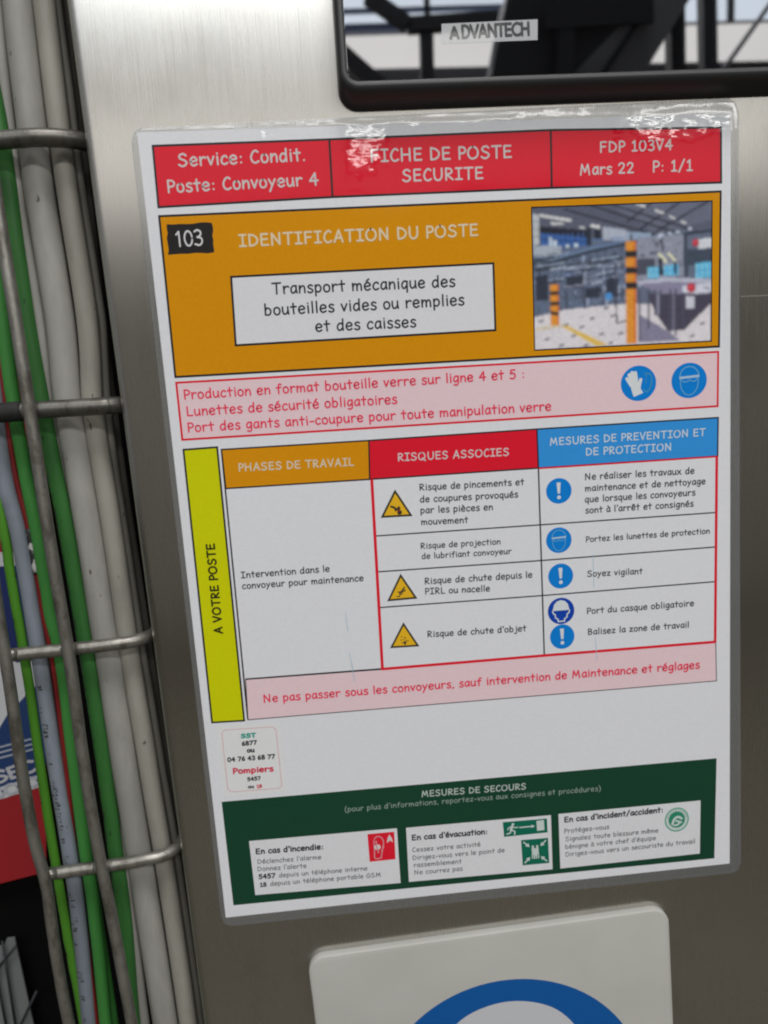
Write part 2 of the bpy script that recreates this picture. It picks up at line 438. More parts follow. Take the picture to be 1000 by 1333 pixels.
def ribbon(pts, hw, butt=False):
    """outline of a pen stroke: returns quads/fans as lists of 2-D polygons"""
    P = [Vector(q) for q in pts]
    Q = [P[0]]
    for q in P[1:]:
        if (q - Q[-1]).length > 1e-6: Q.append(q)
    if len(Q) < 2: Q.append(Q[0] + Vector((1e-3, 0)))
    L, Rr = [], []
    for i in range(len(Q)):
        t = (Q[min(i + 1, len(Q) - 1)] - Q[max(i - 1, 0)]).normalized()
        n = Vector((-t.y, t.x)) * hw
        L.append(Q[i] + n); Rr.append(Q[i] - n)
    polys = [[Rr[i], Rr[i + 1], L[i + 1], L[i]] for i in range(len(Q) - 1)]
    if not butt:
        for c, n, s in ((Q[0], L[0] - Q[0], 1), (Q[-1], L[-1] - Q[-1], -1)):
            a0 = math.atan2(n.y, n.x)
            polys.append([c + Vector((math.cos(a0 + s * math.pi * k / 6), math.sin(a0 + s * math.pi * k / 6))) * hw for k in range(7)][::s])
    return polys

def layout(text, weight, font=None):
    """lettering as (list of strokes, each a list of polygons) in em units, with its ink extent"""
    f = font or G
    x = 0.0; strokes = []
    for ch in text:
        adv, sts = f.get(ch) or G[ch]
        for s in sts:
            q = catmull([(a + x, b, 0) for a, b in s], 5) if len(s) > 2 else [Vector((a + x, b, 0)) for a, b in s]
            strokes.append(ribbon([(v.x, v.y) for v in q], weight / 2, False))
        x += adv * (1.13 if font is None else 1.0)
    xs = [v.x for s in strokes for p_ in s for v in p_]
    return strokes, min(xs), max(xs)

# ---------------------------------------------------------------- printed sheet builder
PAPER_Z = -0.30
class Ink:
    """collects flat printed patches in sheet millimetres; each new patch lies a hair above the one before"""
    def __init__(self, layer=1):
        self.v, self.f, self.c = [], [], []
        self.z = PAPER_Z - 0.02 * layer
    def poly(self, pts, color, dz=0.0008):
        i = len(self.v)
        self.v += [W(x, y, self.z) for x, y in pts]
        self.f.append(tuple(range(i, i + len(pts)))); self.c.append(color)
        self.z -= dz
    def line(self, a, b, w, color):
        ax, ay = a; bx, by = b
        d = math.hypot(bx - ax, by - ay); nx, ny = -(by - ay) / d * w / 2, (bx - ax) / d * w / 2
        self.poly([(ax + nx, ay + ny), (bx + nx, by + ny), (bx - nx, by - ny), (ax - nx, ay - ny)], color)
    def frame(self, q, w, color):
        n = len(q)
        for i in range(n):
            a, b = Vector(q[i]), Vector(q[(i + 1) % n]); t = (b - a).normalized() * w / 2
            self.line(a - t, b + t, w, color)
    def disc(self, c, rx, ry, color, n=40, a0=0, a1=360):
        full = abs(a1 - a0) >= 360
        pts = [(c[0] + rx * math.cos(math.radians(a0 + (a1 - a0) * k / n)), c[1] + ry * math.sin(math.radians(a0 + (a1 - a0) * k / n))) for k in range(n if full else n + 1)]
        self.poly(pts, color)
    def stroke(self, pts, w, color, closed=False):
        q = [(v.x, v.y) for v in catmull([(a, b, 0) for a, b in pts], 6)] if len(pts) > 2 else pts
        for p_ in ribbon(q, w / 2):
            self.poly([(v.x, v.y) for v in p_], color, 0.00005)
        self.z -= 0.001
    def text(self, s, a, b, color, weight=0.085, font=None, tall=1.0):
        st, x0, x1 = layout(s, weight * 1.14, font)
        A, B = Vector(a), Vector(b)
        ex = (B - A) / (x1 - x0)
        ey = Vector((ex.y, -ex.x)) * tall
        for k, polys in enumerate(st):
            for p_ in polys:
                self.poly([tuple(A + ex * (v.x - x0) + ey * v.y) for v in p_], color, 0.0)
            self.z -= 0.0006
        self.z -= 0.001
    def build(self, name, parent, label=None, material=None):
        o = mesh_obj(name, self.v, self.f, material or M_PRINT, parent)
        me = o.data
        # every printed patch faces the viewer
        flip = [p_.index for p_ in me.polygons if p_.normal.y > 0]
        if flip:
            bm = bmesh.new(); bm.from_mesh(me); bm.faces.ensure_lookup_table()
            bmesh.ops.reverse_faces(bm, faces=[bm.faces[i] for i in flip]); bm.to_mesh(me); bm.free()
        at = me.attributes.new("ink", 'FLOAT_COLOR', 'FACE')
        for i, c in enumerate(self.c): at.data[i].color = c
        if label: o["label"] = label
        return o

class Raster(Ink):
    """a printed photograph: patches are laid into a fine dot grid, softened and grained, and stored as one colour per dot"""
    def __init__(self, quad, nx=190, ny=150):
        self.q = quad; self.nx, self.ny = nx, ny
        a, b, c, d = [np.array(t, float) for t in quad]
        u, v = np.meshgrid(np.linspace(0, 1, nx), np.linspace(0, 1, ny))
        u, v = u[..., None], v[..., None]
        self.xy = (a * (1 - u) + b * u) * (1 - v) + (d * (1 - u) + c * u) * v
        self.img = np.zeros((ny, nx, 3)); self.z = 0
    def poly(self, pts, color, dz=0.0):
        X, Y = self.xy[..., 0], self.xy[..., 1]
        ins = np.zeros(X.shape, bool)
        for (x0, y0), (x1, y1) in zip(pts, list(pts[1:]) + [pts[0]]):
            if y0 == y1: continue
            ins ^= ((Y < y0) != (Y < y1)) & (X < (x1 - x0) * (Y - y0) / (y1 - y0) + x0)
        self.img[ins] = color[:3]
    def build(self, name, parent, label=None):
        I = self.img
        def blur(A, k):
            for ax in (0, 1):
                P_ = np.pad(A, [(k, k) if i == ax else (0, 0) for i in range(3)], mode='edge')
                A = sum(np.take(P_, range(j, j + A.shape[ax]), axis=ax) for j in range(2 * k + 1)) / (2 * k + 1)
            return A
        I = blur(blur(I, 1), 1)
        rng = np.random.RandomState(4)
        g1 = blur(rng.normal(0, 1, I.shape[:2] + (1,)), 1); g2 = blur(rng.normal(0, 1, I.shape[:2] + (1,)), 4)
        I = np.clip(I * (1 + 0.08 * g1 + 0.12 * g2) + 0.02, 0, 0.9)
        z = PAPER_Z - 0.045
        nx, ny = self.nx, self.ny
        V = [W(p_[0], p_[1], z) for p_ in self.xy.reshape(-1, 2)]
        Fc = [(j * nx + i, (j + 1) * nx + i, (j + 1) * nx + i + 1, j * nx + i + 1) for j in range(ny - 1) for i in range(nx - 1)]
        o = mesh_obj(name, V, Fc, M_PRINT, parent)
        if o.data.polygons[0].normal.y > 0: o.data.flip_normals()
        at = o.data.attributes.new("ink", 'FLOAT_COLOR', 'POINT')
        at.data.foreach_set("color", np.concatenate([I.reshape(-1, 3), np.ones((nx * ny, 1))], 1).astype(np.float32).ravel())
        if label: o["label"] = label
        return o

def ink(r, g_, b, k=1.42): return albedo((r, g_, b), k)
WHITE = (0.80, 0.81, 0.845, 1); OFFW = (0.775, 0.78, 0.81, 1)
BLACK = (0.022, 0.022, 0.026, 1); TXT = (0.035, 0.037, 0.045, 1)
RED = ink(196, 26, 44); RDTXT = ink(205, 52, 78); ORANGE = ink(190, 127, 14); YELLOW = ink(182, 184, 10)
GREEN = ink(22, 58, 42); BLUEH = ink(48, 130, 196); ICON = ink(14, 112, 188); PINK = ink(207, 180, 185)
NAVY = ink(20, 60, 150); SIGNY = ink(205, 160, 35)

def lerpq(q, u, v):
    a, b, c, d = [Vector(t) for t in q]
    return tuple((a * (1 - u) + b * u) * (1 - v) + (d * (1 - u) + c * u) * v)

# ================================================================ SETTING
floor_bm = bmesh.new(); box_bm(floor_bm, -9000, 9000, 1400, 1440, -9000, 3000)
mf, ntf, bf = mat("sealed_concrete", (0.10, 0.095, 0.085, 1), 0.7)
ntf.links.new(ramp(ntf, noise_tex(ntf, 2.5, 5.0), [(0.35, (0.09, 0.082, 0.063)), (0.7, (0.165, 0.15, 0.115))]), bf.inputs["Base Color"])
tag(bm_obj("floor", floor_bm, mf), kind="structure")
wall_bm = bmesh.new(); box_bm(wall_bm, -5000, 6500, -890, 1400, -4060, -4000)
mw, ntw, bw_ = mat("painted_block_wall", (0.20, 0.19, 0.17, 1), 0.8)
ntw.links.new(ramp(ntw, noise_tex(ntw, 1.6, 4.0), [(0.3, (0.40, 0.38, 0.33)), (0.7, (0.62, 0.59, 0.52))]), bw_.inputs["Base Color"])
tag(bm_obj("hall_wall", wall_bm, mw), kind="structure")

def glow(name, col, st):
    m = bpy.data.materials.new(name); m.use_nodes = True
    nt = m.node_tree; nt.nodes.clear()
    o = nnode(nt, 'ShaderNodeOutputMaterial'); e = nnode(nt, 'ShaderNodeEmission')
    e.inputs[1].default_value = st
    n = noise_tex(nt, 0.9, 2.0)
    nt.links.new(ramp(nt, n, [(0.3, tuple(v * 0.86 for v in col)), (0.7, col)]), e.inputs[0])
    nt.links.new(e.outputs[0], o.inputs[0])
    return m
M_PALE = glow("glowing_pale_wall", (1.0, 0.975, 0.93), 1.32)  # pale wall given its own glow in place of daylight falling on it
M_SKYP = glow("daylit_window_pane", (0.83, 0.92, 1.0), 1.5)

# the window band of the hall behind the viewer, mirrored in the screen and in the steel
hw = empty("hall_window", W(800, -700, -4000))
tag(hw, "daylit window band with glowing pale wall panels mirrored in black screen", "window")
def child_box(name, parent, material, *b):
    bm = bmesh.new(); box_bm(bm, *b)
    o = bm_obj(name, bm, material)
    o.parent = parent; o.matrix_parent_inverse = parent.matrix_basis.inverted() if parent.matrix_basis != Matrix() else Matrix.Translation(-parent.location)
    return o
child_box("pale_panel", hw, M_PALE, -3000, 5200, -1690, -900, -4020, -3990)
child_box("pane", hw, M_SKYP, -3000, 5200, -2900, -1720, -4020, -3990)
for x in (-2100, -700, 700, 1150, 2300, 3600):
    child_box("mullion", hw, M_DARKSTEEL, x - 14, x + 14, -2900, -1690, -3985, -3955)
BLUER = mat("blue_rail", (0.03, 0.06, 0.16, 1), 0.5)[0]
child_box("transom", hw, BLUER, -3000, 1300, -1732, -1700, -3985, -3950)
child_box("transom", hw, BLUER, -3000, 1300, -1805, -1788, -3985, -3955)

# steelwork standing between the viewer and the windows, seen mirrored in the screen
def beam(name, label, cat, segs, material, w, d, group=None):
    bm = bmesh.new()
    for a, b in segs: bar_bm(bm, a, b, w, d)
    o = bm_obj(name, bm, material); return tag(o, label, cat, group)
beam("rail_beam", "long dark rail mirrored along the lower edge of the screen", "beam", [((-3500.0, -1264.0, -3300), (2123, -1189, -3300)), ((2123, -1189, -3300), (5200.0, -1159.0, -3300))], M_DARKSTEEL, 84, 80)
beam("braced_frame", "dark braced steel frame mirrored at the left of the screen", "frame",
     [((240, -957, -2000), (347, -881, -2000)), ((347, -881, -2003), (751, -895, -2003)), ((397, -874, -2006), (393, -713, -2006)), ((152, -831, -2009), (272, -725, -2009))], M_DARKSTEEL, 36, 34)
bm = bmesh.new()
q = [(528, -673), (578, -868), (1058, -855), (923, -664)]
top = [bm.verts.new(W(x, y, -1800)) for x, y in q]; bot = [bm.verts.new(W(x, y, -1900)) for x, y in q]
bm.faces.new(top); bm.faces.new(bot[::-1])
for i in range(4): bm.faces.new((top[i], bot[i], bot[(i + 1) % 4], top[(i + 1) % 4]))
bmesh.ops.recalc_face_normals(bm, faces=bm.faces)
ch = bm_obj("inclined_chute", bm, M_DARKSTEEL)
tag(ch, "broad dark inclined chute mirrored in the middle of the screen", "chute")
bm = bmesh.new()
q = [(739, -668), (944, -853), (1053, -851), (919, -660)]
top = [bm.verts.new(W(x, y, -1790)) for x, y in q]; bot = [bm.verts.new(W(x, y, -1797)) for x, y in q]
bm.faces.new(top); bm.faces.new(bot[::-1])
for i in range(4): bm.faces.new((top[i], bot[i], bot[(i + 1) % 4], top[(i + 1) % 4]))
bmesh.ops.recalc_face_normals(bm, faces=bm.faces)
bm_obj("side_plate", bm, M_GREYSTEEL, ch)
bm = bmesh.new()
bar_bm(bm, *[(811, -662, -1780), (924, -810, -1780)], 14, 14)
bar_bm(bm, *[(706, -625, -1770), (713, -850, -1770)], 40, 30)
bar_bm(bm, *[(658, -788, -1760), (931, -796, -1760)], 60, 12)
bm_obj("stiffener", bm, M_DARKSTEEL, ch)
beam("steel_post", "dark upright post beside the chute mirrored in the screen", "post", [((1054, -655, -1900), (1050, -902, -1900))], M_DARKSTEEL, 40, 40)
beam("steel_post", "dark upright post before bright pane mirrored far right in screen", "post", [((1245, -720, -2100), (1238, -991, -2100))], M_DARKSTEEL, 42, 40)
beam("stay_cable", "thin slanting stay mirrored at right end of the screen", "cable", [((1395, -851, -2300), (1564, -1061, -2300))], M_GREYSTEEL, 14, 14)

# ================================================================ STEEL CABINET
cab = empty("steel_cabinet", (0, 0, 0))
tag(cab, "brushed stainless steel cabinet front behind the laminated notice", "cabinet")
def cabinet_panel():
    """front sheet folded back round its left edge, which leans a little against the notice"""
    ex = lambda y: -20.2 + (y + 43) * 0.0205
    bm = bmesh.new(); uv = bm.loops.layers.uv.new("brush")
    rows = []
    ys = [-420 + 10 * k for k in range(101)]
    Rf = 3.6
    for y in ys:
        x0 = ex(y); row = []
        row.append((x0, y, 260.0))
        row.append((x0, y, 40.0))
        for k in range(9):
            a = math.radians(90 * k / 8)
            row.append((x0 + Rf * (1 - math.cos(a)), y, Rf * (1 - math.sin(a))))
        for xx in (3, 8, 20, 60, 140, 260, 480): row.append((x0 + xx + Rf, y, 0.0))
        row.append((x0 + 480 + Rf, y, 260.0))
        rows.append([bm.verts.new(W(*c)) for c in row])
    for i in range(len(rows) - 1):
        for k in range(len(rows[0]) - 1):
            f = bm.faces.new((rows[i][k], rows[i + 1][k], rows[i + 1][k + 1], rows[i][k + 1])); f.smooth = True
            for l in f.loops: l[uv].uv = (l.vert.co.x, l.vert.co.z)
    bmesh.ops.recalc_face_normals(bm, faces=bm.faces)
    if sum(f.normal.y for f in bm.faces) > 0: bmesh.ops.reverse_faces(bm, faces=bm.faces)
    return bm_obj("front_panel", bm, M_STEEL, cab)
fp = cabinet_panel()
for f in fp.data.polygons: f.use_smooth = True
# fine pale line across the sheet to the right of the notice
bm = bmesh.new(); bar_bm(bm, (213.12, 64.61) + (-0.02,), (236.08, 64.95) + (-0.02,), 0.22, 0.06)
bm_obj("pale_line", bm, mat("pale_line_metal", (0.42, 0.41, 0.385, 1), 0.5, 0.9)[0], cab)

# ================================================================ TOUCH SCREEN
ts = empty("touch_screen", (0, 0, 0))
tag(ts, "black framed touch screen with mirror dark glass above the notice", "screen")
SX0, SX1, SY0, SY1, SH = 68.4, 400.0, -260.0, -5.0, 8.5
def loop_pts(ins, z, r, drop=3.4): return [(x, y, z) for x, y in rounded(SX0 + ins, SY0 + ins, SX1 - ins, SY1 - ins - drop, r, 8)]
def loft(loops, name, material, parent, smooth=True, closed_end=None):
    V, Fc = [], []
    n = len(loops[0])
    for L in loops: V += [W(*c) for c in L]
    for i in range(len(loops) - 1):
        for k in range(n):
            k2 = (k + 1) % n
            Fc.append((i * n + k, i * n + k2, (i + 1) * n + k2, (i + 1) * n + k))
    if closed_end is not None: Fc.append(tuple(closed_end * n + k for k in range(n)))
    o = mesh_obj(name, V, Fc, material, parent, smooth)
    bm = bmesh.new(); bm.from_mesh(o.data); bmesh.ops.recalc_face_normals(bm, faces=bm.faces); bm.to_mesh(o.data); bm.free()
    return o
bz = loft([loop_pts(0, -0.05, 6.5, 0), loop_pts(0, -1.2, 6.5, 0), loop_pts(0.3, -SH + 1.2, 6.4, 2.7), loop_pts(0.7, -SH + 0.4, 6.2, 3.1), loop_pts(1.2, -SH + 0.08, 5.8), loop_pts(1.8, -SH, 5.3)], "housing", M_BLACK, ts)
loft([loop_pts(1.8, -SH - 0.01, 5.3), loop_pts(2.4, -SH - 0.05, 4.7), loop_pts(3.0, -SH + 0.25, 4.0), loop_pts(3.5, -SH + 0.9, 3.4)], "front_frame", M_BEZEL, ts)
gl = loft([loop_pts(3.3, -SH + 0.6, 3.2), loop_pts(3.4, -SH + 0.59, 3.2)], "glass", M_SCREEN, ts, False, 1)
# maker's badge stuck on the glass
bd = Ink(0); bd.z = -SH + 0.53
bq = [(104.17, -28.67), (136.88, -29.17), (136.7, -22.72), (103.87, -22.5)]
bd.poly(bq, (0.55, 0.56, 0.58, 1))
M_BADGE = None
def badge_material():
    m, nt, b = mat("clear_badge_film", rough=0.25)
    a = nnode(nt, 'ShaderNodeAttribute', attribute_name="ink")
    nt.links.new(a.outputs['Color'], b.inputs['Base Color'])
    b.inputs['Coat Weight'].default_value = 1.0; b.inputs['Coat Roughness'].default_value = 0.02; b.inputs['Coat IOR'].default_value = 2.2
    return m
M_BADGE = badge_material()
bdo = bd.build("name_badge", ts, material=M_BADGE)
bt = Ink(0); bt.z = -SH + 0.51
bt.text("A", (106.56, -24.09), (110.21, -24.12), (0.03, 0.03, 0.035, 1), 0.19, GS, 1.0)
bt.text("DVANTECH", (110.73, -24.13), (134.11, -24.47), (0.03, 0.03, 0.035, 1), 0.17, GS, 1.12)
bt.build("badge_lettering", bdo, material=M_BADGE)

# ================================================================ WHITE SIGN BELOW
sg = empty("round_cornered_sign", (0, 0, 0))
tag(sg, "white round-cornered sign with a thick blue arc below the notice", "sign")
def sign():
    A = Vector((32.93, 317.64)); B = Vector((184.31, 311.87))
    ex = (B - A).normalized(); ey = Vector((-ex.y, ex.x)); w = (B - A).length
    pts = rounded(0, 0, w, w * 1.3, 7.0, 10)
    T = lambda q, z: (A.x + ex.x * q[0] + ey.x * q[1], A.y + ex.y * q[0] + ey.y * q[1], z)
    def inset(d): return rounded(d, d, w - d, w * 1.3 - d, 7.0 - d, 10)
    m, nt, b = mat("white_sign_plastic", (0.50, 0.495, 0.46, 1), 0.5, 0, 0.2)
    nt.links.new(ramp(nt, noise_tex(nt, 30, 3.0), [(0.3, (0.475, 0.47, 0.435)), (0.7, (0.52, 0.515, 0.48))]), b.inputs['Base Color'])
    loft([[T(q, -0.02) for q in pts], [T(q, -2.6) for q in pts], [T(q, -2.95) for q in inset(0.2)], [T(q, -3.1) for q in inset(0.6)]], "plate", m, sg, True, 3)
    c = Vector((114.8, 395.4))
    mb = mat("blue_sign_ink", albedo((16, 78, 142), 1.35), 0.5, 0, 0.2)[0]
    mi = mat("pale_blue_sign_ink", (0.60, 0.61, 0.64, 1), 0.5, 0, 0.2)[0]
    N = 96; ro = 58.3
    V = [W(c.x + ro * math.cos(2 * math.pi * k / N), c.y + ro * math.sin(2 * math.pi * k / N), -3.115) for k in range(N)]
    mesh_obj("blue_disc", V, [tuple(range(N))], mb, sg)
    hc = c + Vector((0.3, 10.0 - ro + 34.5))
    hd = catmull([(0, -34.2, 0), (-18, -29.5, 0), (-29.5, -17, 0), (-34, 0, 0), (-31, 22, 0), (-20, 40, 0), (-16, 60, 0), (16, 60, 0), (20, 40, 0), (31, 22, 0), (34, 0, 0), (29.5, -17, 0), (18, -29.5, 0)], 6, True)
    mesh_obj("white_figure", [W(hc.x + v.x, hc.y + v.y, -3.13) for v in hd], [tuple(range(len(hd)))], mi, sg)
sign()

# ================================================================ CABLES AND TRAY
def cable(name, label, path, r, material, group="cables running down the wire tray", cat="cable"):
    a, b = Vector(path[0]), Vector(path[1]); path = [tuple(a + (a - b).normalized() * k) for k in range(260, 0, -20)] + list(path)
    rn = random.Random(name + label)
    fine = catmull([Vector(q) for q in path], 3)
    path = [tuple(v + Vector((rn.uniform(-.12, .12), 0, rn.uniform(0, .2)))) for v in fine]
    a, b = Vector(path[-1]), Vector(path[-4]); path = path + [tuple(a + (a - b).normalized() * k) for k in range(20, 220, 20)]
    return tag(tube(path, r, name, material, seg=24), label, cat, group)
GREY = cable_material("light_grey_sheath", (0.37, 0.36, 0.33, 1), 0.5, 0.24)
WARM = cable_material("warm_grey_sheath", (0.34, 0.325, 0.28, 1), 0.5, 0.24)
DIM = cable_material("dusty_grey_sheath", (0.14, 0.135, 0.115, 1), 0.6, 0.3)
LIME = cable_material("lime_green_sheath", (0.10, 0.33, 0.03, 1), 0.42, 0.2)
GRN = cable_material("green_sheath", (0.055, 0.25, 0.05, 1), 0.42, 0.2)
DGRN = cable_material("deep_green_sheath", (0.05, 0.20, 0.045, 1), 0.45, 0.25)
BLUG = cable_material("blue_grey_sheath", (0.25, 0.28, 0.33, 1), 0.45,0.24)
REDC = cable_material("red_sheath", (0.20, 0.014, 0.014, 1), 0.45, 0.25)
def marking(o, path, r, v0, v1, phi, seed, size):
    """worn, unreadable print marks along a cable's sheath"""
    rnd = random.Random(seed); P = catmull([Vector(q) for q in path], 12)
    V, Fc = [], []
    L = [0.0]
    for a, b in zip(P[:-1], P[1:]): L.append(L[-1] + (b - a).length)
    def at(s):
        for i in range(1, len(L)):
            if L[i] >= s:
                f = (s - L[i - 1]) / (L[i] - L[i - 1]); return P[i - 1].lerp(P[i], f), (P[i] - P[i - 1]).normalized()
        return P[-1], (P[-1] - P[-2]).normalized()
    s = L[-1] * v0
    while s < L[-1] * v1:
        if rnd.random() < 0.22: s += rnd.uniform(2, 7); continue
        for _ in range(rnd.randint(1, 3)):
            a0 = phi + rnd.uniform(-.5, .5) * size / r; h = size * rnd.choice((0.25, 0.4, 0.9)) / r; w = rnd.uniform(0.12, 0.5) * size; s2 = s + rnd.uniform(0, .4) * size
            q = []
            for ss, aa in ((s2, a0), (s2 + w, a0), (s2 + w, a0 + h), (s2, a0 + h)):
                c, t = at(ss); n = Vector((0, 0, -1)); n = (n - t * n.dot(t)).normalized(); b = t.cross(n)
                q.append(W(*(c + (n * math.cos(aa) + b * math.sin(aa)) * (r + 0.03))))
            i = len(V); V += q; Fc.append((i, i + 1, i + 2, i + 3))
        s += size * rnd.uniform(0.7, 1.0)
    mesh_obj("printed_marking", V, Fc, M_MARK, o)
msl, nsl, bsl = mat("black_sleeve_with_white_print", (0.03, 0.03, 0.03, 1), 0.6)
nsl.links.new(ramp(nsl, noise_tex(nsl, 420, 1.0, stretch=(1, 1, 0.6)), [(0.52, (0.02, 0.02, 0.02)), (0.6, (0.5, 0.5, 0.48))]), bsl.inputs['Base Color'])
M_SLEEVE = msl
M_MARK = mat("worn_black_print", (0.05, 0.055, 0.05, 1), 0.6)[0]
WELDS = [(-39.27, -2.45, 3.2, 1.5), (-69.3, 181.1, 2.6, 2.5), (-47.13, 181.17, 2.6, 2.5), (-66.09, 272.5, 2.6, 2.5), (-45.91, 271.52, 2.6, 2.5), (-50.17, 90.84, 2.6, 2.5)]
DARK_WRAP = [(-77.64, 90.86, 5), (-66.81, 90.71, 5), (-60.05, 90.85, 5), (-53.23, 90.72, 5)]
c_ = cable('cable', 'thick light grey cable, widest of the bundle beside the cabinet', [(-40.46, -50.75, 15.83), (-41.0, -9.25, 15.83), (-41.16, 12.94, 15.83), (-39.55, 59.19, 15.83), (-40.43, 90.34, 15.83), (-39.35, 110.84, 15.83), (-38.3, 140.91, 15.83), (-36.71, 191.14, 15.83), (-35.68, 237.34, 15.83), (-33.72, 289.48, 15.83), (-31.79, 356.94, 15.83)], 5.33, GREY)
c_ = cable('cable', 'warm grey cable between the thickest cable and the cabinet edge', [(-31.27, -50.03, 14.79), (-31.32, -8.56, 14.79), (-31.09, 13.62, 14.79), (-29.5, 59.82, 14.79), (-31.21, 90.88, 14.79), (-30.59, 111.33, 14.79), (-29.4, 141.37, 14.79), (-28.04, 191.51, 14.79), (-26.19, 237.73, 14.79), (-23.83, 289.86, 14.79), (-21.9, 357.24, 14.79)], 3.79, WARM)
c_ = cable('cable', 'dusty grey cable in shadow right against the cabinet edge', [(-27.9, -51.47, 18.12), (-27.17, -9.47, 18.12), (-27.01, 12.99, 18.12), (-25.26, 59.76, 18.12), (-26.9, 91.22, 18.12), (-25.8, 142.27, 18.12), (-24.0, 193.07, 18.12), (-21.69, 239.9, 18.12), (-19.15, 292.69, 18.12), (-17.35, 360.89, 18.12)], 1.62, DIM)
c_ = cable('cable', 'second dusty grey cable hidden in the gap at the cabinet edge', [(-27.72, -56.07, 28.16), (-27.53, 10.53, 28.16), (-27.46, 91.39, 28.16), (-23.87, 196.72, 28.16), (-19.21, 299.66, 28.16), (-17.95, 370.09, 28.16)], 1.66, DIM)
c_ = cable('cable', 'thin grey cable left of the thickest cable near the top', [(-48.34, -51.4, 16.8), (-49.33, -9.86, 16.8), (-49.33, 12.36, 16.8), (-47.51, 58.68, 16.8), (-47.82, 89.9, 16.8), (-47.1, 110.41, 16.8), (-46.02, 140.52, 16.8), (-44.94, 190.78, 16.8), (-43.64, 237.07, 16.8), (-41.41, 289.31, 16.8), (-41.19, 356.64, 16.8)], 2.3, GREY)
c_ = cable('cable', 'deep green cable just right of the tall tray wire', [(-55.42, -50.55, 14.54), (-51.84, -9.23, 14.54), (-51.61, 12.82, 14.54), (-50.99, 58.68, 14.54), (-49.55, 89.75, 14.54), (-48.3, 110.12, 14.54), (-46.55, 140.05, 14.54), (-44.62, 189.99, 14.54), (-43.49, 235.91, 14.54), (-43.45, 266.55, 14.54), (-43.26, 305.34, 14.54), (-45.12, 354.05, 14.54)], 3.04, DGRN)
marking(c_, [(-55.42, -50.55, 14.54), (-51.84, -9.23, 14.54), (-51.61, 12.82, 14.54), (-50.99, 58.68, 14.54), (-49.55, 89.75, 14.54), (-48.3, 110.12, 14.54), (-46.55, 140.05, 14.54), (-44.62, 189.99, 14.54), (-43.49, 235.91, 14.54), (-43.45, 266.55, 14.54), (-43.26, 305.34, 14.54), (-45.12, 354.05, 14.54)], 3.04, 0.4, 0.95, 0.6, 8, 1.2)
c_ = cable('cable', 'green cable left of the tall tray wire, bright at top', [(-58.46, 33.84, 14.08), (-59.45, 58.27, 14.08), (-59.71, 89.12, 14.08), (-59.0, 109.37, 14.08), (-57.29, 139.17, 14.08), (-56.39, 169.91, 14.08), (-54.78, 188.94, 14.08), (-55.11, 234.53, 14.08), (-55.26, 265.02, 14.08), (-55.14, 303.62, 14.08), (-56.48, 352.18, 14.08)], 2.58, GRN)
c_ = cable('cable', 'green cable weaving behind the red lead below the second rung', [(-65.93, 91.77, 19.95), (-64.58, 109.53, 19.95), (-63.2, 127.65, 19.95), (-61.32, 158.63, 19.95), (-59.08, 190.7, 19.95), (-57.78, 237.32, 19.95), (-55.62, 357.71, 19.95)], 2.45, GRN)
c_ = cable('cable', 'thin dark red lead between the blue grey and green cables', [(-62.63, 63.59, 14.69), (-62.7, 80.41, 14.69), (-63.18, 97.53, 14.69), (-62.69, 115.05, 14.69), (-60.39, 139.06, 14.69), (-59.39, 169.84, 14.69), (-58.25, 188.87, 14.69), (-58.66, 234.5, 14.69), (-59.62, 264.94, 14.69), (-60.55, 352.23, 14.69)], 1.19, REDC)
tube([(-60.32, 135.4, 14.44), (-60.2, 140.53, 14.44), (-59.97, 146.62, 14.44), (-59.79, 153.04, 14.44)], 1.44, "connector_sleeve", M_SLEEVE, c_, 20, 3)
c_ = cable('cable', 'pale blue grey cable with printed marking along it', [(-66.25, 85.87, 14.05), (-66.85, 108.85, 14.05), (-65.68, 126.58, 14.05), (-64.42, 138.64, 14.05), (-62.99, 188.22, 14.05), (-62.47, 233.8, 14.05), (-61.81, 264.31, 14.05), (-61.67, 302.85, 14.05), (-63.32, 351.28, 14.05)], 3.05, BLUG)
marking(c_, [(-66.25, 85.87, 14.05), (-66.85, 108.85, 14.05), (-65.68, 126.58, 14.05), (-64.42, 138.64, 14.05), (-62.99, 188.22, 14.05), (-62.47, 233.8, 14.05), (-61.81, 264.31, 14.05), (-61.67, 302.85, 14.05), (-63.32, 351.28, 14.05)], 3.05, 0.42, 1.0, 0.05, 5, 1.7)
c_ = cable('cable', 'lime green cable leftmost of the lower bundle', [(-69.99, 108.62, 13.870000000000001), (-69.75, 120.35, 13.870000000000001), (-69.47, 138.23, 13.870000000000001), (-69.46, 156.44, 13.870000000000001), (-68.47, 187.69, 13.870000000000001), (-68.23, 233.14, 13.870000000000001), (-67.97, 263.54, 13.870000000000001), (-67.18, 302.08, 13.870000000000001), (-66.37, 323.79, 13.870000000000001), (-65.31, 350.86, 13.870000000000001)], 1.87, LIME)
marking(c_, [(-69.99, 108.62, 13.870000000000001), (-69.75, 120.35, 13.870000000000001), (-69.47, 138.23, 13.870000000000001), (-69.46, 156.44, 13.870000000000001), (-68.47, 187.69, 13.870000000000001), (-68.23, 233.14, 13.870000000000001), (-67.97, 263.54, 13.870000000000001), (-67.18, 302.08, 13.870000000000001), (-66.37, 323.79, 13.870000000000001), (-65.31, 350.86, 13.870000000000001)], 1.87, 0.12, 0.92, 0.75, 6, 1.5)
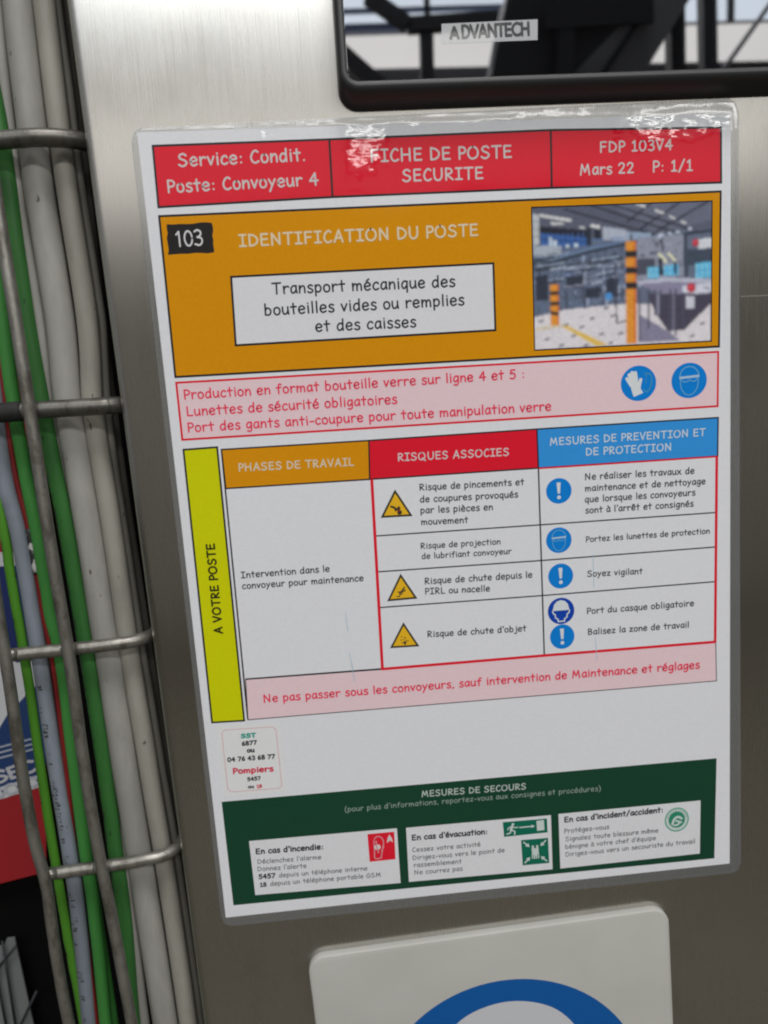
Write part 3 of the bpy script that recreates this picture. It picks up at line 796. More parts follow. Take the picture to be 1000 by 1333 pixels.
RUNGS = [[(-64.21, -1.95, 5.0), (-51.4, -1.71, 5.0), (-41.03, -2.07, 5.0), (-36.36, -2.14, 5.0), (-28.33, -2.14, 6.78), (-21.81, -2.14, 11.79), (-18.01, -2.14, 19.08), (-17.36, -2.14, 24.0), (-17.36, -2.14, 49.0), (-17.36, -2.14, 89)], [(-77.64, 90.86, 5.0), (-61.39, 90.76, 5.0), (-45.03, 90.67, 5.0), (-26.37, 90.7, 5.0), (-22.99, 90.7, 5.75), (-20.24, 90.7, 7.86), (-18.64, 90.7, 10.93), (-18.37, 90.7, 13.0), (-18.37, 90.7, 38.0), (-18.37, 90.7, 78)], [(-71.24, 182.09, 5.0), (-53.73, 181.74, 5.0), (-39.29, 181.44, 5.0), (-29.97, 181.0, 5.0), (-24.9, 181.0, 6.12), (-20.78, 181.0, 9.29), (-18.38, 181.0, 13.89), (-17.97, 181.0, 17.0), (-17.97, 181.0, 42.0), (-17.97, 181.0, 82)], [(-67.74, 274.12, 5.0), (-53.17, 273.35, 5.0), (-37.92, 272.63, 5.0), (-28.07, 271.67, 5.0), (-23.0, 271.67, 6.12), (-18.88, 271.67, 9.29), (-16.48, 271.67, 13.89), (-16.07, 271.67, 17.0), (-16.07, 271.67, 42.0), (-16.07, 271.67, 82)]]
LONGS = [[(-51.55, -8.34, 0.3), (-50.89, 16.3, 0.3), (-49.77, 59.97, 0.3), (-49.04, 90.85, 0.3), (-48.38, 125.73, 0.3), (-47.61, 154.7, 0.3), (-46.53, 184.66, 0.3), (-46.35, 223.47, 0.3), (-45.19, 260.77, 0.3), (-43.11, 294.59, 0.3), (-40.71, 341.46, 0.3), (-38.18, 384.7, 0.3)], [(-68.68, 118.65, 0.3), (-70.13, 152.93, 0.3), (-69.72, 182.66, 0.3), (-69.63, 200.97, 0.3), (-69.79, 225.94, 0.3), (-68.94, 254.98, 0.3), (-66.8, 275.02, 0.3), (-66.84, 291.86, 0.3), (-66.72, 312.48, 0.3), (-65.64, 338.29, 0.3), (-62.14, 381.38, 0.3)]]

def tray():
    tr = empty("wire_cable_tray", (0, 0, 0))
    tag(tr, "zinc wire cable tray holding cables along the cabinet's left edge", "cable tray")
    for path, r, wm in zip(RUNGS, (3.1, 3.2, 2.5, 2.45), (M_WIREDARK, M_WIREDARK, M_WIRE, M_WIRE)): tube(path, r, "cross_wire", wm, tr, 20, 8)
    for path in LONGS: tube(path, 2.25, "long_wire", M_WIRE, tr, 20, 8)
    for x, y, z, r in WELDS:
        bm = bmesh.new(); bmesh.ops.create_icosphere(bm, subdivisions=3, radius=1.0)
        for v in bm.verts:
            k = 1 + 0.16 * noise.noise(v.co * 2.3 + Vector((x, y, z)))
            v.co = Vector(W(x + v.co.x * r * 1.25 * k, y + v.co.z * r * k, z + v.co.y * r * 0.9 * k))
        bmesh.ops.recalc_face_normals(bm, faces=bm.faces)
        bm_obj("weld_spot", bm, M_WIRE, tr, True)
    tp = tube(DARK_WRAP, 3.6, "dark_wrap", cable_material("black_mottled_wrap", (0.03, 0.03, 0.03, 1), 0.7, 0.5), tr, 20, 4)  # black mottled tube round the left end of the second rung
tray()

# ================================================================ WHAT STANDS BEHIND THE CABLES
mach = empty("machine_and_dark_backing", W(-150, 200, 110))
tag(mach, "black machine housing with added dark backing behind the cables", "machine")
child_box("body", mach, mat("matt_black_machine_backing", (0.005, 0.005, 0.005, 1), 0.95, 0, 0.05)[0], -600, -8, -300, 900, 128, 420)  # machine box, also added as a black backing that darkens the cable gaps
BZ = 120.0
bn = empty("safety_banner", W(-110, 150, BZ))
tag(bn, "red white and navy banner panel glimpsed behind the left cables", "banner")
def bpoly(name, pts, z, color, parent):
    m = bpy.data.materials.get("banner_" + name) or mat("banner_" + name, color, 0.45)[0]
    V = [W(x, y, z) for x, y in pts] + [W(x, y, BZ + 1.5) for x, y in pts]; n = len(pts)
    Fc = [tuple(range(n)), tuple(range(n, 2 * n))[::-1]] + [(i, (i + 1) % n, n + (i + 1) % n, n + i) for i in range(n)]
    o = mesh_obj(name, V, Fc, m)
    o.parent = bn; o.matrix_parent_inverse = Matrix.Translation(-bn.location)
    bm = bmesh.new(); bm.from_mesh(o.data); bmesh.ops.recalc_face_normals(bm, faces=bm.faces); bm.to_mesh(o.data); bm.free()
    return o
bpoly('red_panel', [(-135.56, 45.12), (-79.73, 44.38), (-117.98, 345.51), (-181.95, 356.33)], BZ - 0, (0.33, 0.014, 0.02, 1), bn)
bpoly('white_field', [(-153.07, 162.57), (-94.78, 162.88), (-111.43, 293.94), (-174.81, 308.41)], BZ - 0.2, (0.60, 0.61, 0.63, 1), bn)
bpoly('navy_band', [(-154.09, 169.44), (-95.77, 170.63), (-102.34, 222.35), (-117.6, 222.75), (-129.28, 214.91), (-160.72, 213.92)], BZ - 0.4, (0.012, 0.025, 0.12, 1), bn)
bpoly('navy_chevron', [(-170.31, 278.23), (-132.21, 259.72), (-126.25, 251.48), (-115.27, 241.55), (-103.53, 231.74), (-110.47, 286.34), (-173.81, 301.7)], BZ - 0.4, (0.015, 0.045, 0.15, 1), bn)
bi = Ink(0); bi.z = BZ - 0.62
bi.line((-145.19, 271.77), (-111.91, 265.62), 0.9, (0.45,0.5,0.58,1))
bi.line((-145.62, 274.85), (-112.3, 268.69), 0.9, (0.45,0.5,0.58,1))
bi.line((-146.05, 277.93), (-112.7, 271.77), 0.9, (0.45,0.5,0.58,1))
bi.text('SEC.', (-138.02, 290.39), (-112.61, 283.88), (0.55,0.56,0.6,1), 0.15, GS, 0.7)
bi.text('OOIO', (-141.72, 299.52), (-113.76, 292.8), (0.5,0.53,0.6,1), 0.14, GS, 0.7)
bi.build('printed_lettering', bn, material=M_BADGE).matrix_parent_inverse = Matrix.Translation(-bn.location)
gp = empty('mesh_guard', W(-150, 330, 115)); tag(gp, 'pale panel behind dark crossed wires in the bottom corner', 'guard')
pv = [(-172.8, 385.4), (-145.8, 387.14), (-143.5, 382.59), (-139.29, 382.6), (-135.85, 444.09), (-138.13, 482.08), (-187.32, 485.71)]
V = [W(x, y, 118) for x, y in pv] + [W(x, y, 119) for x, y in pv]; n = len(pv)
po = mesh_obj('pale_panel', V, [tuple(range(n)), tuple(range(n, 2*n))[::-1]] + [(i, (i+1) % n, n + (i+1) % n, n + i) for i in range(n)], mat('pale_panel_paint', (0.17, 0.18, 0.18, 1), 0.6)[0])
po.parent = gp; po.matrix_parent_inverse = Matrix.Translation(-gp.location)
w_ = tube([(-144.66, 381.54, 115), (-144.5, 440.16, 115)], 0.75, 'guard_wire', M_DARKSTEEL, gp, 10, 2); w_.matrix_parent_inverse = Matrix.Translation(-gp.location)
w_ = tube([(-150.79, 392.81, 115), (-149.53, 439.51, 115)], 0.75, 'guard_wire', M_DARKSTEEL, gp, 10, 2); w_.matrix_parent_inverse = Matrix.Translation(-gp.location)
w_ = tube([(-149.92, 398.7, 115), (-137.16, 384.81, 115)], 0.75, 'guard_wire', M_DARKSTEEL, gp, 10, 2); w_.matrix_parent_inverse = Matrix.Translation(-gp.location)
w_ = tube([(-144.5, 440.16, 115), (-130.11, 414.76, 115)], 0.75, 'guard_wire', M_DARKSTEEL, gp, 10, 2); w_.matrix_parent_inverse = Matrix.Translation(-gp.location)
w_ = tube([(-163.18, 415.57, 115), (-148.01, 397.0, 115)], 0.75, 'guard_wire', M_DARKSTEEL, gp, 10, 2); w_.matrix_parent_inverse = Matrix.Translation(-gp.location)
pn = empty('laminated_notice', (0, 0, 0))
tag(pn, 'laminated printed safety notice with red header and orange band', 'notice')
pp = Ink(0); PAPER = [(-1.11, -0.92), (208.73, 0.41), (212.01, 296.21), (1.58, 297.38)]; pp.poly(PAPER, WHITE); pp.build('paper', pn)
LAM = [(-3.44, -2.27), (211.71, -4.67), (217.15, 301.1), (-0.38, 301.72)]

def film():
    """clear pouch margin: a ring from just under the sheet's edge to a rounded, pinched outer edge"""
    M_, T_ = 60, 9
    inner = PAPER; outer = LAM
    def side(q, n):
        out = []
        for i in range(4):
            a, b = Vector(q[i]), Vector(q[(i + 1) % 4])
            out += [a.lerp(b, k / n) for k in range(n)]
        return out
    I, O = side(inner, M_), side(outer, M_)
    # round the outer corners
    rc = 4.2
    O2 = []
    for j, p_ in enumerate(O):
        best = p_
        for i in range(4):
            c = Vector(outer[i]); u = (Vector(outer[(i + 1) % 4]) - c).normalized(); v = (Vector(outer[i - 1]) - c).normalized()
            a, b = (p_ - c).dot(u), (p_ - c).dot(v)
            if a < rc and b < rc:
                d = Vector((a - rc, b - rc)); 
                if d.length > rc:
                    d = d.normalized() * rc
                    best = c + u * (d.x + rc) + v * (d.y + rc)
        O2.append(best)
    V, Fc = [], []
    n = len(I)
    prof = [(0.0, -0.33), (0.12, -0.34), (0.25, -0.30), (0.4, -0.24), (0.55, -0.20), (0.7, -0.19), (0.85, -0.18), (0.95, -0.14), (1.0, -0.02)]
    for t, z in prof:
        for j in range(n):
            p_ = I[j].lerp(O2[j], t)
            wob = noise.noise(Vector((p_.x * 0.16, p_.y * 0.16, 3.1))) * 0.22 + noise.noise(Vector((p_.x * 0.6, p_.y * 0.6, 7.7))) * 0.07
            k = math.sin(math.pi * min(1.0, t)) 
            top = 1.0 if p_.y < 4 else 0.45
            V.append(W(p_.x, p_.y, z + min(0.13, wob * k * top)))
    for i in range(len(prof) - 1):
        for j in range(n):
            j2 = (j + 1) % n
            Fc.append((i * n + j, i * n + j2, (i + 1) * n + j2, (i + 1) * n + j))
    o = mesh_obj('film_margin', V, Fc, M_FILM, pn, True)
    bm = bmesh.new(); bm.from_mesh(o.data); bmesh.ops.recalc_face_normals(bm, faces=bm.faces)
    if sum(f.normal.y for f in bm.faces) > 0: bmesh.ops.reverse_faces(bm, faces=bm.faces)
    bm.to_mesh(o.data); bm.free()
film()

hc0_ = Ink(1); hc0_.poly([(3.71, 3.72), (64.28, 3.9), (64.06, 22.98), (3.55, 23.75)], RED)
hc0_.frame([(3.71, 3.72), (64.28, 3.9), (64.06, 22.98), (3.55, 23.75)], 0.75, BLACK)
hc0 = hc0_.build('header_cell', pn)
hc1_ = Ink(1); hc1_.poly([(64.28, 3.9), (142.77, 3.75), (142.67, 23.19), (64.06, 22.98)], RED)
hc1_.frame([(64.28, 3.9), (142.77, 3.75), (142.67, 23.19), (64.06, 22.98)], 0.75, BLACK)
hc1 = hc1_.build('header_cell', pn)
hc2_ = Ink(1); hc2_.poly([(142.77, 3.75), (205.11, 5.2), (205.37, 23.99), (142.67, 23.19)], RED)
hc2_.frame([(142.77, 3.75), (205.11, 5.2), (205.37, 23.99), (142.67, 23.19)], 0.75, BLACK)
hc2 = hc2_.build('header_cell', pn)
t_ = Ink(3); t_.text('Service: Condit.', (11.65, 10.67), (55.37, 10.5), (0.66,0.60,0.60,1), 0.11, None, 1.0); t_.build('text_line', hc0)
t_ = Ink(3); t_.text('Poste: Convoyeur 4', (7.28, 19.06), (59.62, 18.69), (0.66,0.60,0.60,1), 0.11, None, 1.0); t_.build('text_line', hc0)
t_ = Ink(3); t_.text('FICHE DE POSTE', (78.33, 11.84), (128.52, 12.36), (0.66,0.60,0.60,1), 0.11, None, 1.0); t_.build('text_line', hc1)
t_ = Ink(3); t_.text('SECURITE', (88.97, 18.83), (118.04, 19.05), (0.66,0.60,0.60,1), 0.11, None, 1.0); t_.build('text_line', hc1)
t_ = Ink(3); t_.text('FDP 103V4', (160.55, 11.89), (187.31, 12.02), (0.66,0.60,0.60,1), 0.11, None, 1.0); t_.build('text_line', hc2)
t_ = Ink(3); t_.text('Mars 22', (153.03, 19.26), (172.89, 19.34), (0.66,0.60,0.60,1), 0.11, None, 1.0); t_.build('text_line', hc2)
t_ = Ink(3); t_.text('P: 1/1', (179.9, 19.31), (194.75, 19.43), (0.66,0.60,0.60,1), 0.11, None, 1.0); t_.build('text_line', hc2)
ob_ = Ink(1); ob_.poly([(3.45, 26.75), (205.26, 27.09), (205.16, 82.46), (3.4, 81.95)], ORANGE)
ob_.frame([(3.45, 26.75), (205.26, 27.09), (205.16, 82.46), (3.4, 81.95)], 0.75, BLACK)
ob = ob_.build('identification_panel', pn)
t_ = Ink(3); t_.text('IDENTIFICATION DU POSTE', (30.0, 38.15), (115.43, 38.34), (0.78,0.66,0.45,1), 0.12, None, 1.0); t_.build('text_line', ob)
nb_ = Ink(2); nb_.poly([(5.7, 29.51), (7.96, 29.69), (10.21, 29.61), (12.47, 29.75), (14.72, 29.77), (16.98, 29.47), (19.24, 29.45), (21.3, 29.72), (21.58, 31.16), (21.56, 32.59), (21.09, 34.01), (21.35, 35.44), (21.1, 36.87), (21.26, 38.3), (21.21, 39.65), (18.94, 39.93), (16.68, 39.67), (14.41, 39.55), (12.15, 39.75), (9.88, 39.63), (7.62, 39.68), (5.11, 39.77), (5.54, 38.34), (5.5, 36.89), (5.39, 35.44), (5.29, 33.99), (5.8, 32.56), (5.63, 31.11)], (0.03,0.028,0.028,1)); nb = nb_.build('number_badge', ob)
t_ = Ink(3); t_.text('103', (8.39, 37.08), (17.73, 36.97), (0.7,0.7,0.72,1), 0.085, GS, 1.15); t_.build('number_lettering', ob)
db_ = Ink(2); q = [(26.34, 48.31), (120.49, 48.22), (120.37, 71.86), (25.83, 72.03)]; db_.poly(q, OFFW); db_.frame(q, 0.75, BLACK); db_.build('description_box', ob)
t_ = Ink(3); t_.text('Transport mécanique des', (40.15, 54.95), (106.31, 55.59), TXT, 0.108, None, 1.0); t_.build('text_line', ob)
t_ = Ink(3); t_.text('bouteilles vides ou remplies', (37.03, 62.16), (109.37, 62.24), TXT, 0.108, None, 1.0); t_.build('text_line', ob)
t_ = Ink(3); t_.text('et des caisses', (54.65, 68.77), (91.35, 69.05), TXT, 0.108, None, 1.0); t_.build('text_line', ob)
PQ = [(135.09, 29.56), (202.02, 30.21), (202.16, 80.31), (134.76, 79.86)]
# ---- the small factory photograph printed on the orange panel
def factory_print():
    k_ = Raster(PQ)
    PX = lambda x, y: tuple(round(c, 3) for c in lerpq(PQ, (x - 50) / 865.0, (y - 62) / 690.0))   # x 50..915, y 62..752
    def pg(c, *pts): k_.poly([PX(*p) for p in pts], c)
    def ln(c, w, *pts):
        for a, b in zip(pts[:-1], pts[1:]): k_.line(PX(*a), PX(*b), w * 0.075, c)
    c = lambda r, g_, b: ink(r, g_, b * 1.06, 1.25)
    rnd = random.Random(11)
    pg(c(96, 104, 118), (50, 62), (915, 62), (915, 752), (50, 752))
    pg(c(84, 88, 100), (50, 62), (915, 62), (915, 190), (640, 235), (300, 215), (50, 180))              # roof
    pg(c(98, 102, 114), (420, 62), (915, 62), (915, 150), (760, 190), (640, 205))
    for a, b in (((430, 62), (800, 190)), ((620, 62), (500, 150)), ((760, 62), (560, 190)), ((900, 62), (640, 200)), ((200, 75), (640, 215)), ((330, 62), (760, 215))): ln(c(40, 43, 52), 9, a, b)
    pg(c(30, 33, 42), (60, 150), (310, 180), (320, 260), (60, 250))
    for q in (((85, 95), (240, 125), (235, 137), (85, 106)), ((140, 135), (205, 142), (205, 150), (140, 145)), ((330, 152), (375, 160), (372, 175), (328, 165)), ((545, 60), (595, 72), (590, 84), (545, 66)), ((640, 92), (682, 108), (676, 118), (640, 102)), ((708, 122), (740, 138), (735, 146), (706, 132)), ((762, 150), (790, 160), (786, 168), (762, 158)), ((270, 160), (305, 166), (304, 172), (270, 167))):
        pg(c(215, 218, 222), *q)
    pg(c(180, 184, 178), (50, 90), (82, 100), (86, 240), (50, 240))                                    # wall panel
    for y in (130, 165, 200): ln(c(120, 126, 126), 4, (50, y), (86, y + 3))
    pg(c(48, 86, 140), (90, 185), (310, 215), (310, 290), (90, 285))                                   # blue steelwork
    for x in range(100, 310, 24): ln(c(70, 110, 165), 5, (x, 188), (x + rnd.randint(-3, 3), 285))
    for y in (215, 245, 270): ln(c(25, 45, 84), 5, (90, y), (310, y + 20))
    for x, y in ((128, 205), (150, 220), (210, 245), (250, 240)): pg(c(190, 205, 220), (x, y), (x + 16, y + 2), (x + 16, y + 40), (x, y + 38))
    pg(c(165, 172, 178), (385, 165), (500, 185), (500, 240), (385, 228))                               # pale tank
    pg(c(140, 158, 172), (500, 195), (620, 205), (620, 232), (500, 240))
    pg(c(36, 44, 56), (310, 165), (330, 168), (330, 290), (310, 290)); pg(c(30, 36, 48), (345, 175), (378, 182), (378, 225), (345, 222))
    pg(c(92, 104, 120), (50, 270), (560, 240), (560, 560), (50, 580))                                    # machines in the middle
    pg(c(158, 168, 170), (50, 242), (190, 250), (180, 300), (50, 290)); pg(c(60, 72, 82), (50, 310), (150, 320), (150, 370), (50, 370))
    for _ in range(260):
        x, y = rnd.uniform(55, 540), rnd.uniform(300, 545); w, h = rnd.uniform(4, 34), rnd.uniform(2, 10)
        if rnd.random() < 0.4: w, h = h * 0.6, w * 1.3
        v = rnd.uniform(0.45, 1.5); sk = rnd.uniform(-.35, .1) * w; tn = rnd.uniform(-8, 14); pg(c(86 * v, 97 * v, (110 + tn) * v), (x, y), (x + w, y + sk), (x + w + rnd.uniform(-3, 3), y + h + sk), (x, y + h))
    for _ in range(70):
        x, y = rnd.uniform(55, 540), rnd.uniform(290, 520); v = rnd.choice((40, 60, 130, 165, 185))
        if rnd.random() < 0.5: ln(c(v, v * 1.06, v * 1.16), rnd.uniform(3, 6), (x, y), (x + rnd.uniform(-4, 4), y + rnd.uniform(20, 70)))
        else: ln(c(v, v * 1.06, v * 1.14), rnd.uniform(3, 6), (x, y), (x + rnd.uniform(25, 110), y - rnd.uniform(2, 16)))
    for x0, y0, x1 in ((60, 300, 230), (60, 345, 210), (80, 420, 200), (200, 365, 380), (330, 325, 470), (360, 395, 440)): ln(c(150, 165, 176), 6, (x0, y0), (x1, y0 - 14)); ln(c(40, 48, 60), 8, (x0, y0 + 11), (x1, y0 - 3))
    for x, y, w, h in ((60, 390, 60, 120), (210, 400, 80, 60), (400, 420, 60, 90), (300, 460, 70, 50)): pg(c(44, 50, 62), (x, y), (x + w, y - 6), (x + w, y + h), (x, y + h))
    ln(c(38, 50, 64), 14, (130, 330), (330, 282), (540, 245), (790, 215), (915, 205)); ln(c(120, 140, 155), 6, (130, 318), (330, 268), (540, 233), (790, 205))
    ln(c(44, 98, 150), 4, (180, 300), (330, 262), (500, 236)); ln(c(60, 120, 170), 3, (330, 230), (500, 222))
    for x in range(170, 520, 38): ln(c(40, 52, 66), 4, (x, 322 - (x - 130) * 0.2), (x + 2, 352 - (x - 130) * 0.18))
    pg(c(210, 205, 198), (50, 590), (200, 560), (460, 545), (915, 560), (915, 752), (50, 752))          # floor
    for x, y in ((85, 610), (110, 700), (205, 635), (240, 690), (330, 608), (375, 688), (280, 648), (430, 600), (470, 690), (180, 735), (300, 740), (590, 700), (640, 660), (870, 660), (820, 720), (420, 735), (150, 590), (400, 560)):
        pg(c(96, 96, 104), (x - 15, y + 1), (x + 6, y - 8), (x + 16, y), (x - 5, y + 9))
    pg(c(222, 180, 74), (170, 632), (210, 640), (408, 745), (350, 748)); pg(c(205, 188, 140), (60, 645), (170, 632), (200, 640), (62, 655))
    for x0, x1, y0, y1 in ((290, 385, 430, 560), (205, 290, 450, 555), (445, 535, 340, 640)):
        ln(c(60, 64, 76), 9, (x0, y0), (x0 + 4, y1)); ln(c(60, 64, 76), 8, (x1, y0 + 4), (x1 - 2, y1 - 20))
        ln(c(132, 138, 148), 8, (x0 - 5, y0), (x1 + 5, y0 - 8))
    ln(c(60, 62, 74), 7, (450, 640), (500, 628)); pg(c(76, 140, 190), (395, 490), (425, 485), (428, 520), (398, 522))
    pg(c(138, 142, 150), (550, 230), (775, 215), (775, 420), (550, 430))                                # right-hand line
    for _ in range(60):
        x, y = rnd.uniform(560, 760), rnd.uniform(235, 400); w, h = rnd.uniform(4, 26), rnd.uniform(3, 14); v = rnd.uniform(0.65, 1.15)
        pg(c(130 * v, 136 * v, 146 * v), (x, y), (x + w, y - 2), (x + w, y + h), (x, y + h))
    pg(c(70, 74, 84), (552, 330), (640, 330), (640, 400), (552, 410)); ln(c(44, 50, 62), 10, (668, 225), (676, 300)); ln(c(50, 56, 66), 14, (786, 210), (792, 430)); ln(c(90, 110, 122), 9, (812, 250), (812, 420))
    for x, y in ((650, 215), (700, 205), (740, 200), (800, 185), (660, 210)): pg(c(185, 192, 200), (x, y), (x + 18, y - 2), (x + 18, y + 14), (x, y + 14))
    pg(c(205, 208, 212), (850, 245), (915, 238), (915, 288), (850, 290)); pg(c(60, 70, 82), (775, 292), (915, 290), (915, 365), (775, 370))
    for x in (655, 700): ln(c(228, 220, 176), 13, (x, 305), (x + 26, 330), (x + 36, 352))
    for x, y, w, h in ((600, 372, 55, 52), (678, 365, 75, 50), (835, 360, 80, 75)):
        pg(c(92, 176, 216), (x, y), (x + w, y - 4), (x + w, y + h), (x, y + h))
        for k in range(3): ln(c(150, 205, 232), 5, (x + 4 + k * w / 3, y + 4), (x + 8 + k * w / 3, y + h - 4))
        ln(c(60, 140, 190), 4, (x, y + h * 0.5), (x + w, y + h * 0.46))
    ln(c(40, 44, 58), 22, (664, 330), (668, 410)); ln(c(36, 44, 60), 12, (735, 345), (738, 410))
    pg(c(178, 180, 186), (550, 435), (700, 425), (915, 440), (915, 462), (700, 445), (556, 456))         # conveyor top
    pg(c(132, 128, 146), (556, 452), (700, 445), (915, 462), (915, 510), (800, 522), (660, 500))
    pg(c(66, 62, 76), (600, 500), (915, 515), (915, 560), (780, 690), (700, 690), (640, 600))
    pg(c(126, 122, 138), (560, 600), (700, 690), (760, 740), (560, 740))
    for x, y1 in ((562, 735), (606, 670), (640, 610), (664, 600), (712, 700), (740, 716), (776, 680)): ln(c(74, 74, 88), 10, (x, 480), (x - 2, y1))
    for x, y1 in ((652, 605), (728, 700)): ln(c(146, 146, 158), 7, (x, 505), (x, y1))
    pg(c(196, 198, 198), (790, 520), (830, 522), (830, 585), (790, 582)); pg(c(200, 202, 206), (770, 470), (915, 460), (915, 505), (840, 512), (770, 500))
    for x, y in ((875, 478), (890, 482), (902, 486)): pg(c(70, 72, 80), (x, y), (x + 8, y + 1), (x + 8, y + 10), (x, y + 8))
    for x, y, r in ((836, 260, 17), (815, 480, 22)):
        k_.poly([PX(x + r * math.cos(a * math.pi / 8), y + r * 1.05 * math.sin(a * math.pi / 8)) for a in range(16)], c(176, 34, 48))
        k_.poly([PX(x - 3 + r * 0.5 * math.cos(a * math.pi / 6), y - 3 + r * 0.5 * math.sin(a * math.pi / 6)) for a in range(12)], c(214, 80, 88))
    def post(x, w, y0, y1, bands):
        pg(c(34, 34, 40), (x - 4, y0 - 28), (x + 5, y0 - 28), (x + 5, y0), (x - 4, y0))
        pg(c(234, 140, 44), (x - w, y0), (x + w, y0), (x + w, y1), (x - w, y1))
        pg(c(206, 112, 30), (x + w * 0.5, y0), (x + w, y0), (x + w, y1), (x + w * 0.5, y1))
        for a, b in bands: pg(c(38, 34, 36), (x - w - 1, a), (x + w + 1, a + 2), (x + w + 1, b + 2), (x - w - 1, b))
    post(152, 20, 436, 632, ((466, 486), (516, 536), (566, 584)))
    post(522, 26, 238, 745, ((284, 318), (366, 398), (440, 472)))
    k_.build('photo_print', ob, 'small printed photo of a bottling line with striped posts')
factory_print()
pf = Ink(4); pf.frame(PQ, 0.4, BLACK); pf.build("print_border", ob)

ws_ = Ink(1); ws_.poly([(3.49, 84.01), (204.88, 84.43), (204.87, 104.71), (3.61, 104.52)], PINK)
ws_.frame([(3.49, 84.01), (204.88, 84.43), (204.87, 104.71), (3.61, 104.52)], 0.75, RED)
ws = ws_.build('warning_strip', pn)
t_ = Ink(3); t_.text('Production en format bouteille verre sur ligne 4 et 5 :', (5.78, 90.06), (130.5, 89.75), RDTXT, 0.112, None, 1.0); t_.build('text_line', ws)
t_ = Ink(3); t_.text('Lunettes de sécurité obligatoires', (6.14, 96.08), (82.85, 96.18), RDTXT, 0.112, None, 1.0); t_.build('text_line', ws)
t_ = Ink(3); t_.text('Port des gants anti-coupure pour toute manipulation verre', (5.95, 101.88), (140.46, 102.27), RDTXT, 0.112, None, 1.0); t_.build('text_line', ws)
# ---- printed safety symbols
PW = (0.74, 0.78, 0.80, 1)
def sym(c, rx, ry):
    return lambda x, y: (c[0] + x * rx, c[1] + y * ry)
def pictogram_bang(parent, c, rx, ry):
    k = Ink(2); P = sym(c, rx, ry); k.disc(c, rx, ry, ICON)
    k.poly([P(-.17, -.66), P(.15, -.66), P(.09, .2), P(-.09, .2)], PW); k.disc(P(0, .5), rx * .15, ry * .15, PW, 16)
    k.build('mandatory_pictogram', parent)
def pictogram_mask(parent, c, rx, ry):
    k = Ink(2); P = sym(c, rx, ry); k.disc(c, rx, ry, ICON); F_ = (0.16, 0.42, 0.66, 1)
    k.stroke([P(-.52, -.22), P(-.46, -.5), P(-.22, -.74), P(.05, -.78), P(.3, -.7), P(.5, -.46), P(.56, -.2)], rx * .06, F_)
    k.poly([P(-.56, -.24), P(.56, -.30), P(.57, -.16), P(-.55, -.10)], (0.42, 0.60, 0.76, 1))
    k.stroke([P(-.5, -.1), P(-.3, .06), P(-.08, .04), P(.02, -.04), P(.12, .03), P(.34, .04), P(.5, -.14)], rx * .05, F_)
    k.stroke([P(-.5, -.05), P(-.45, .4), P(-.25, .72), P(0, .82), P(.25, .72), P(.46, .4), P(.52, -.08)], rx * .05, F_)
    k.build('mandatory_pictogram', parent)
def pictogram_helmet(parent, c, rx, ry):
    k = Ink(2); P = sym(c, rx, ry); k.disc(c, rx, ry, NAVY)
    k.poly([P(-.6, -.18), P(-.52, -.5), P(-.3, -.74), P(0, -.82), P(.3, -.74), P(.52, -.5), P(.6, -.18), P(.66, -.04), P(-.66, -.04)], PW)
    k.stroke([P(-.64, .0), P(-.56, .2), P(-.46, .24), P(-.42, .5), P(-.26, .6), P(-.24, .8)], rx * .09, PW)
    k.stroke([P(.64, .0), P(.56, .2), P(.46, .24), P(.42, .5), P(.26, .6), P(.24, .8)], rx * .09, PW)
    k.stroke([P(-.24, .78), P(.24, .78)], rx * .09, PW)
    k.stroke([P(-.3, -.02), P(-.1, .1), P(.1, .1), P(.3, -.02)], rx * .07, NAVY)
    k.build('mandatory_pictogram', parent)
def pictogram_glove(parent, c, rx, ry):
    k = Ink(2); P = sym(c, rx, ry); k.disc(c, rx, ry, ICON)
    F_ = (0.06, 0.28, 0.56, 1)
    k.stroke([P(.35, -.5), P(.7, -.45), P(.72, .1), P(.5, .5), P(.3, .4)], rx * .09, F_)
    k.stroke([P(.45, -.6), P(.42, .0)], rx * .05, F_)
    for a, b, w in (((-.52, -.5), (-.32, .05), .2), ((-.36, -.62), (-.2, .0), .2), ((-.18, -.6), (-.1, .05), .2), ((-.66, -.3), (-.42, .1), .17), ((.12, -.2), (.02, .2), .19)):
        k.stroke([P(*a), P(*b)], rx * w, PW)
    k.poly([P(-.5, -.02), P(-.02, -.1), P(.14, .1), P(.12, .3), P(.26, .56), P(-.28, .76), P(-.36, .5)], PW)
    k.build('mandatory_pictogram', parent)
def tri_base(q, s=0.78):
    k = Ink(2); k.poly(q, (0.05, 0.045, 0.03, 1))
    cx, cy = sum(p[0] for p in q) / 3, sum(p[1] for p in q) / 3
    k.poly([(cx + (p[0] - cx) * s, cy + (p[1] - cy) * s) for p in q], SIGNY)
    w = math.hypot(q[1][0] - q[2][0], q[1][1] - q[2][1]) / 2
    return k, (lambda x, y: (cx + x * w, cy + y * w)), w
DKI = (0.05, 0.04, 0.03, 1)
def pictogram_pinch(parent, q):
    k, P, w = tri_base(q)
    k.stroke([P(-.3, -.1), P(-.12, -.02), P(.02, .12)], w * .13, DKI); k.stroke([P(-.1, .0), P(-.04, .2)], w * .08, DKI)
    k.disc(P(.16, .04), w * .11, w * .12, DKI, 16); k.disc(P(.2, .3), w * .15, w * .15, DKI, 16); k.disc(P(.14, .2), w * .08, w * .08, (0.25, 0.03, 0.03, 1), 12)
    k.build('warning_pictogram', parent)
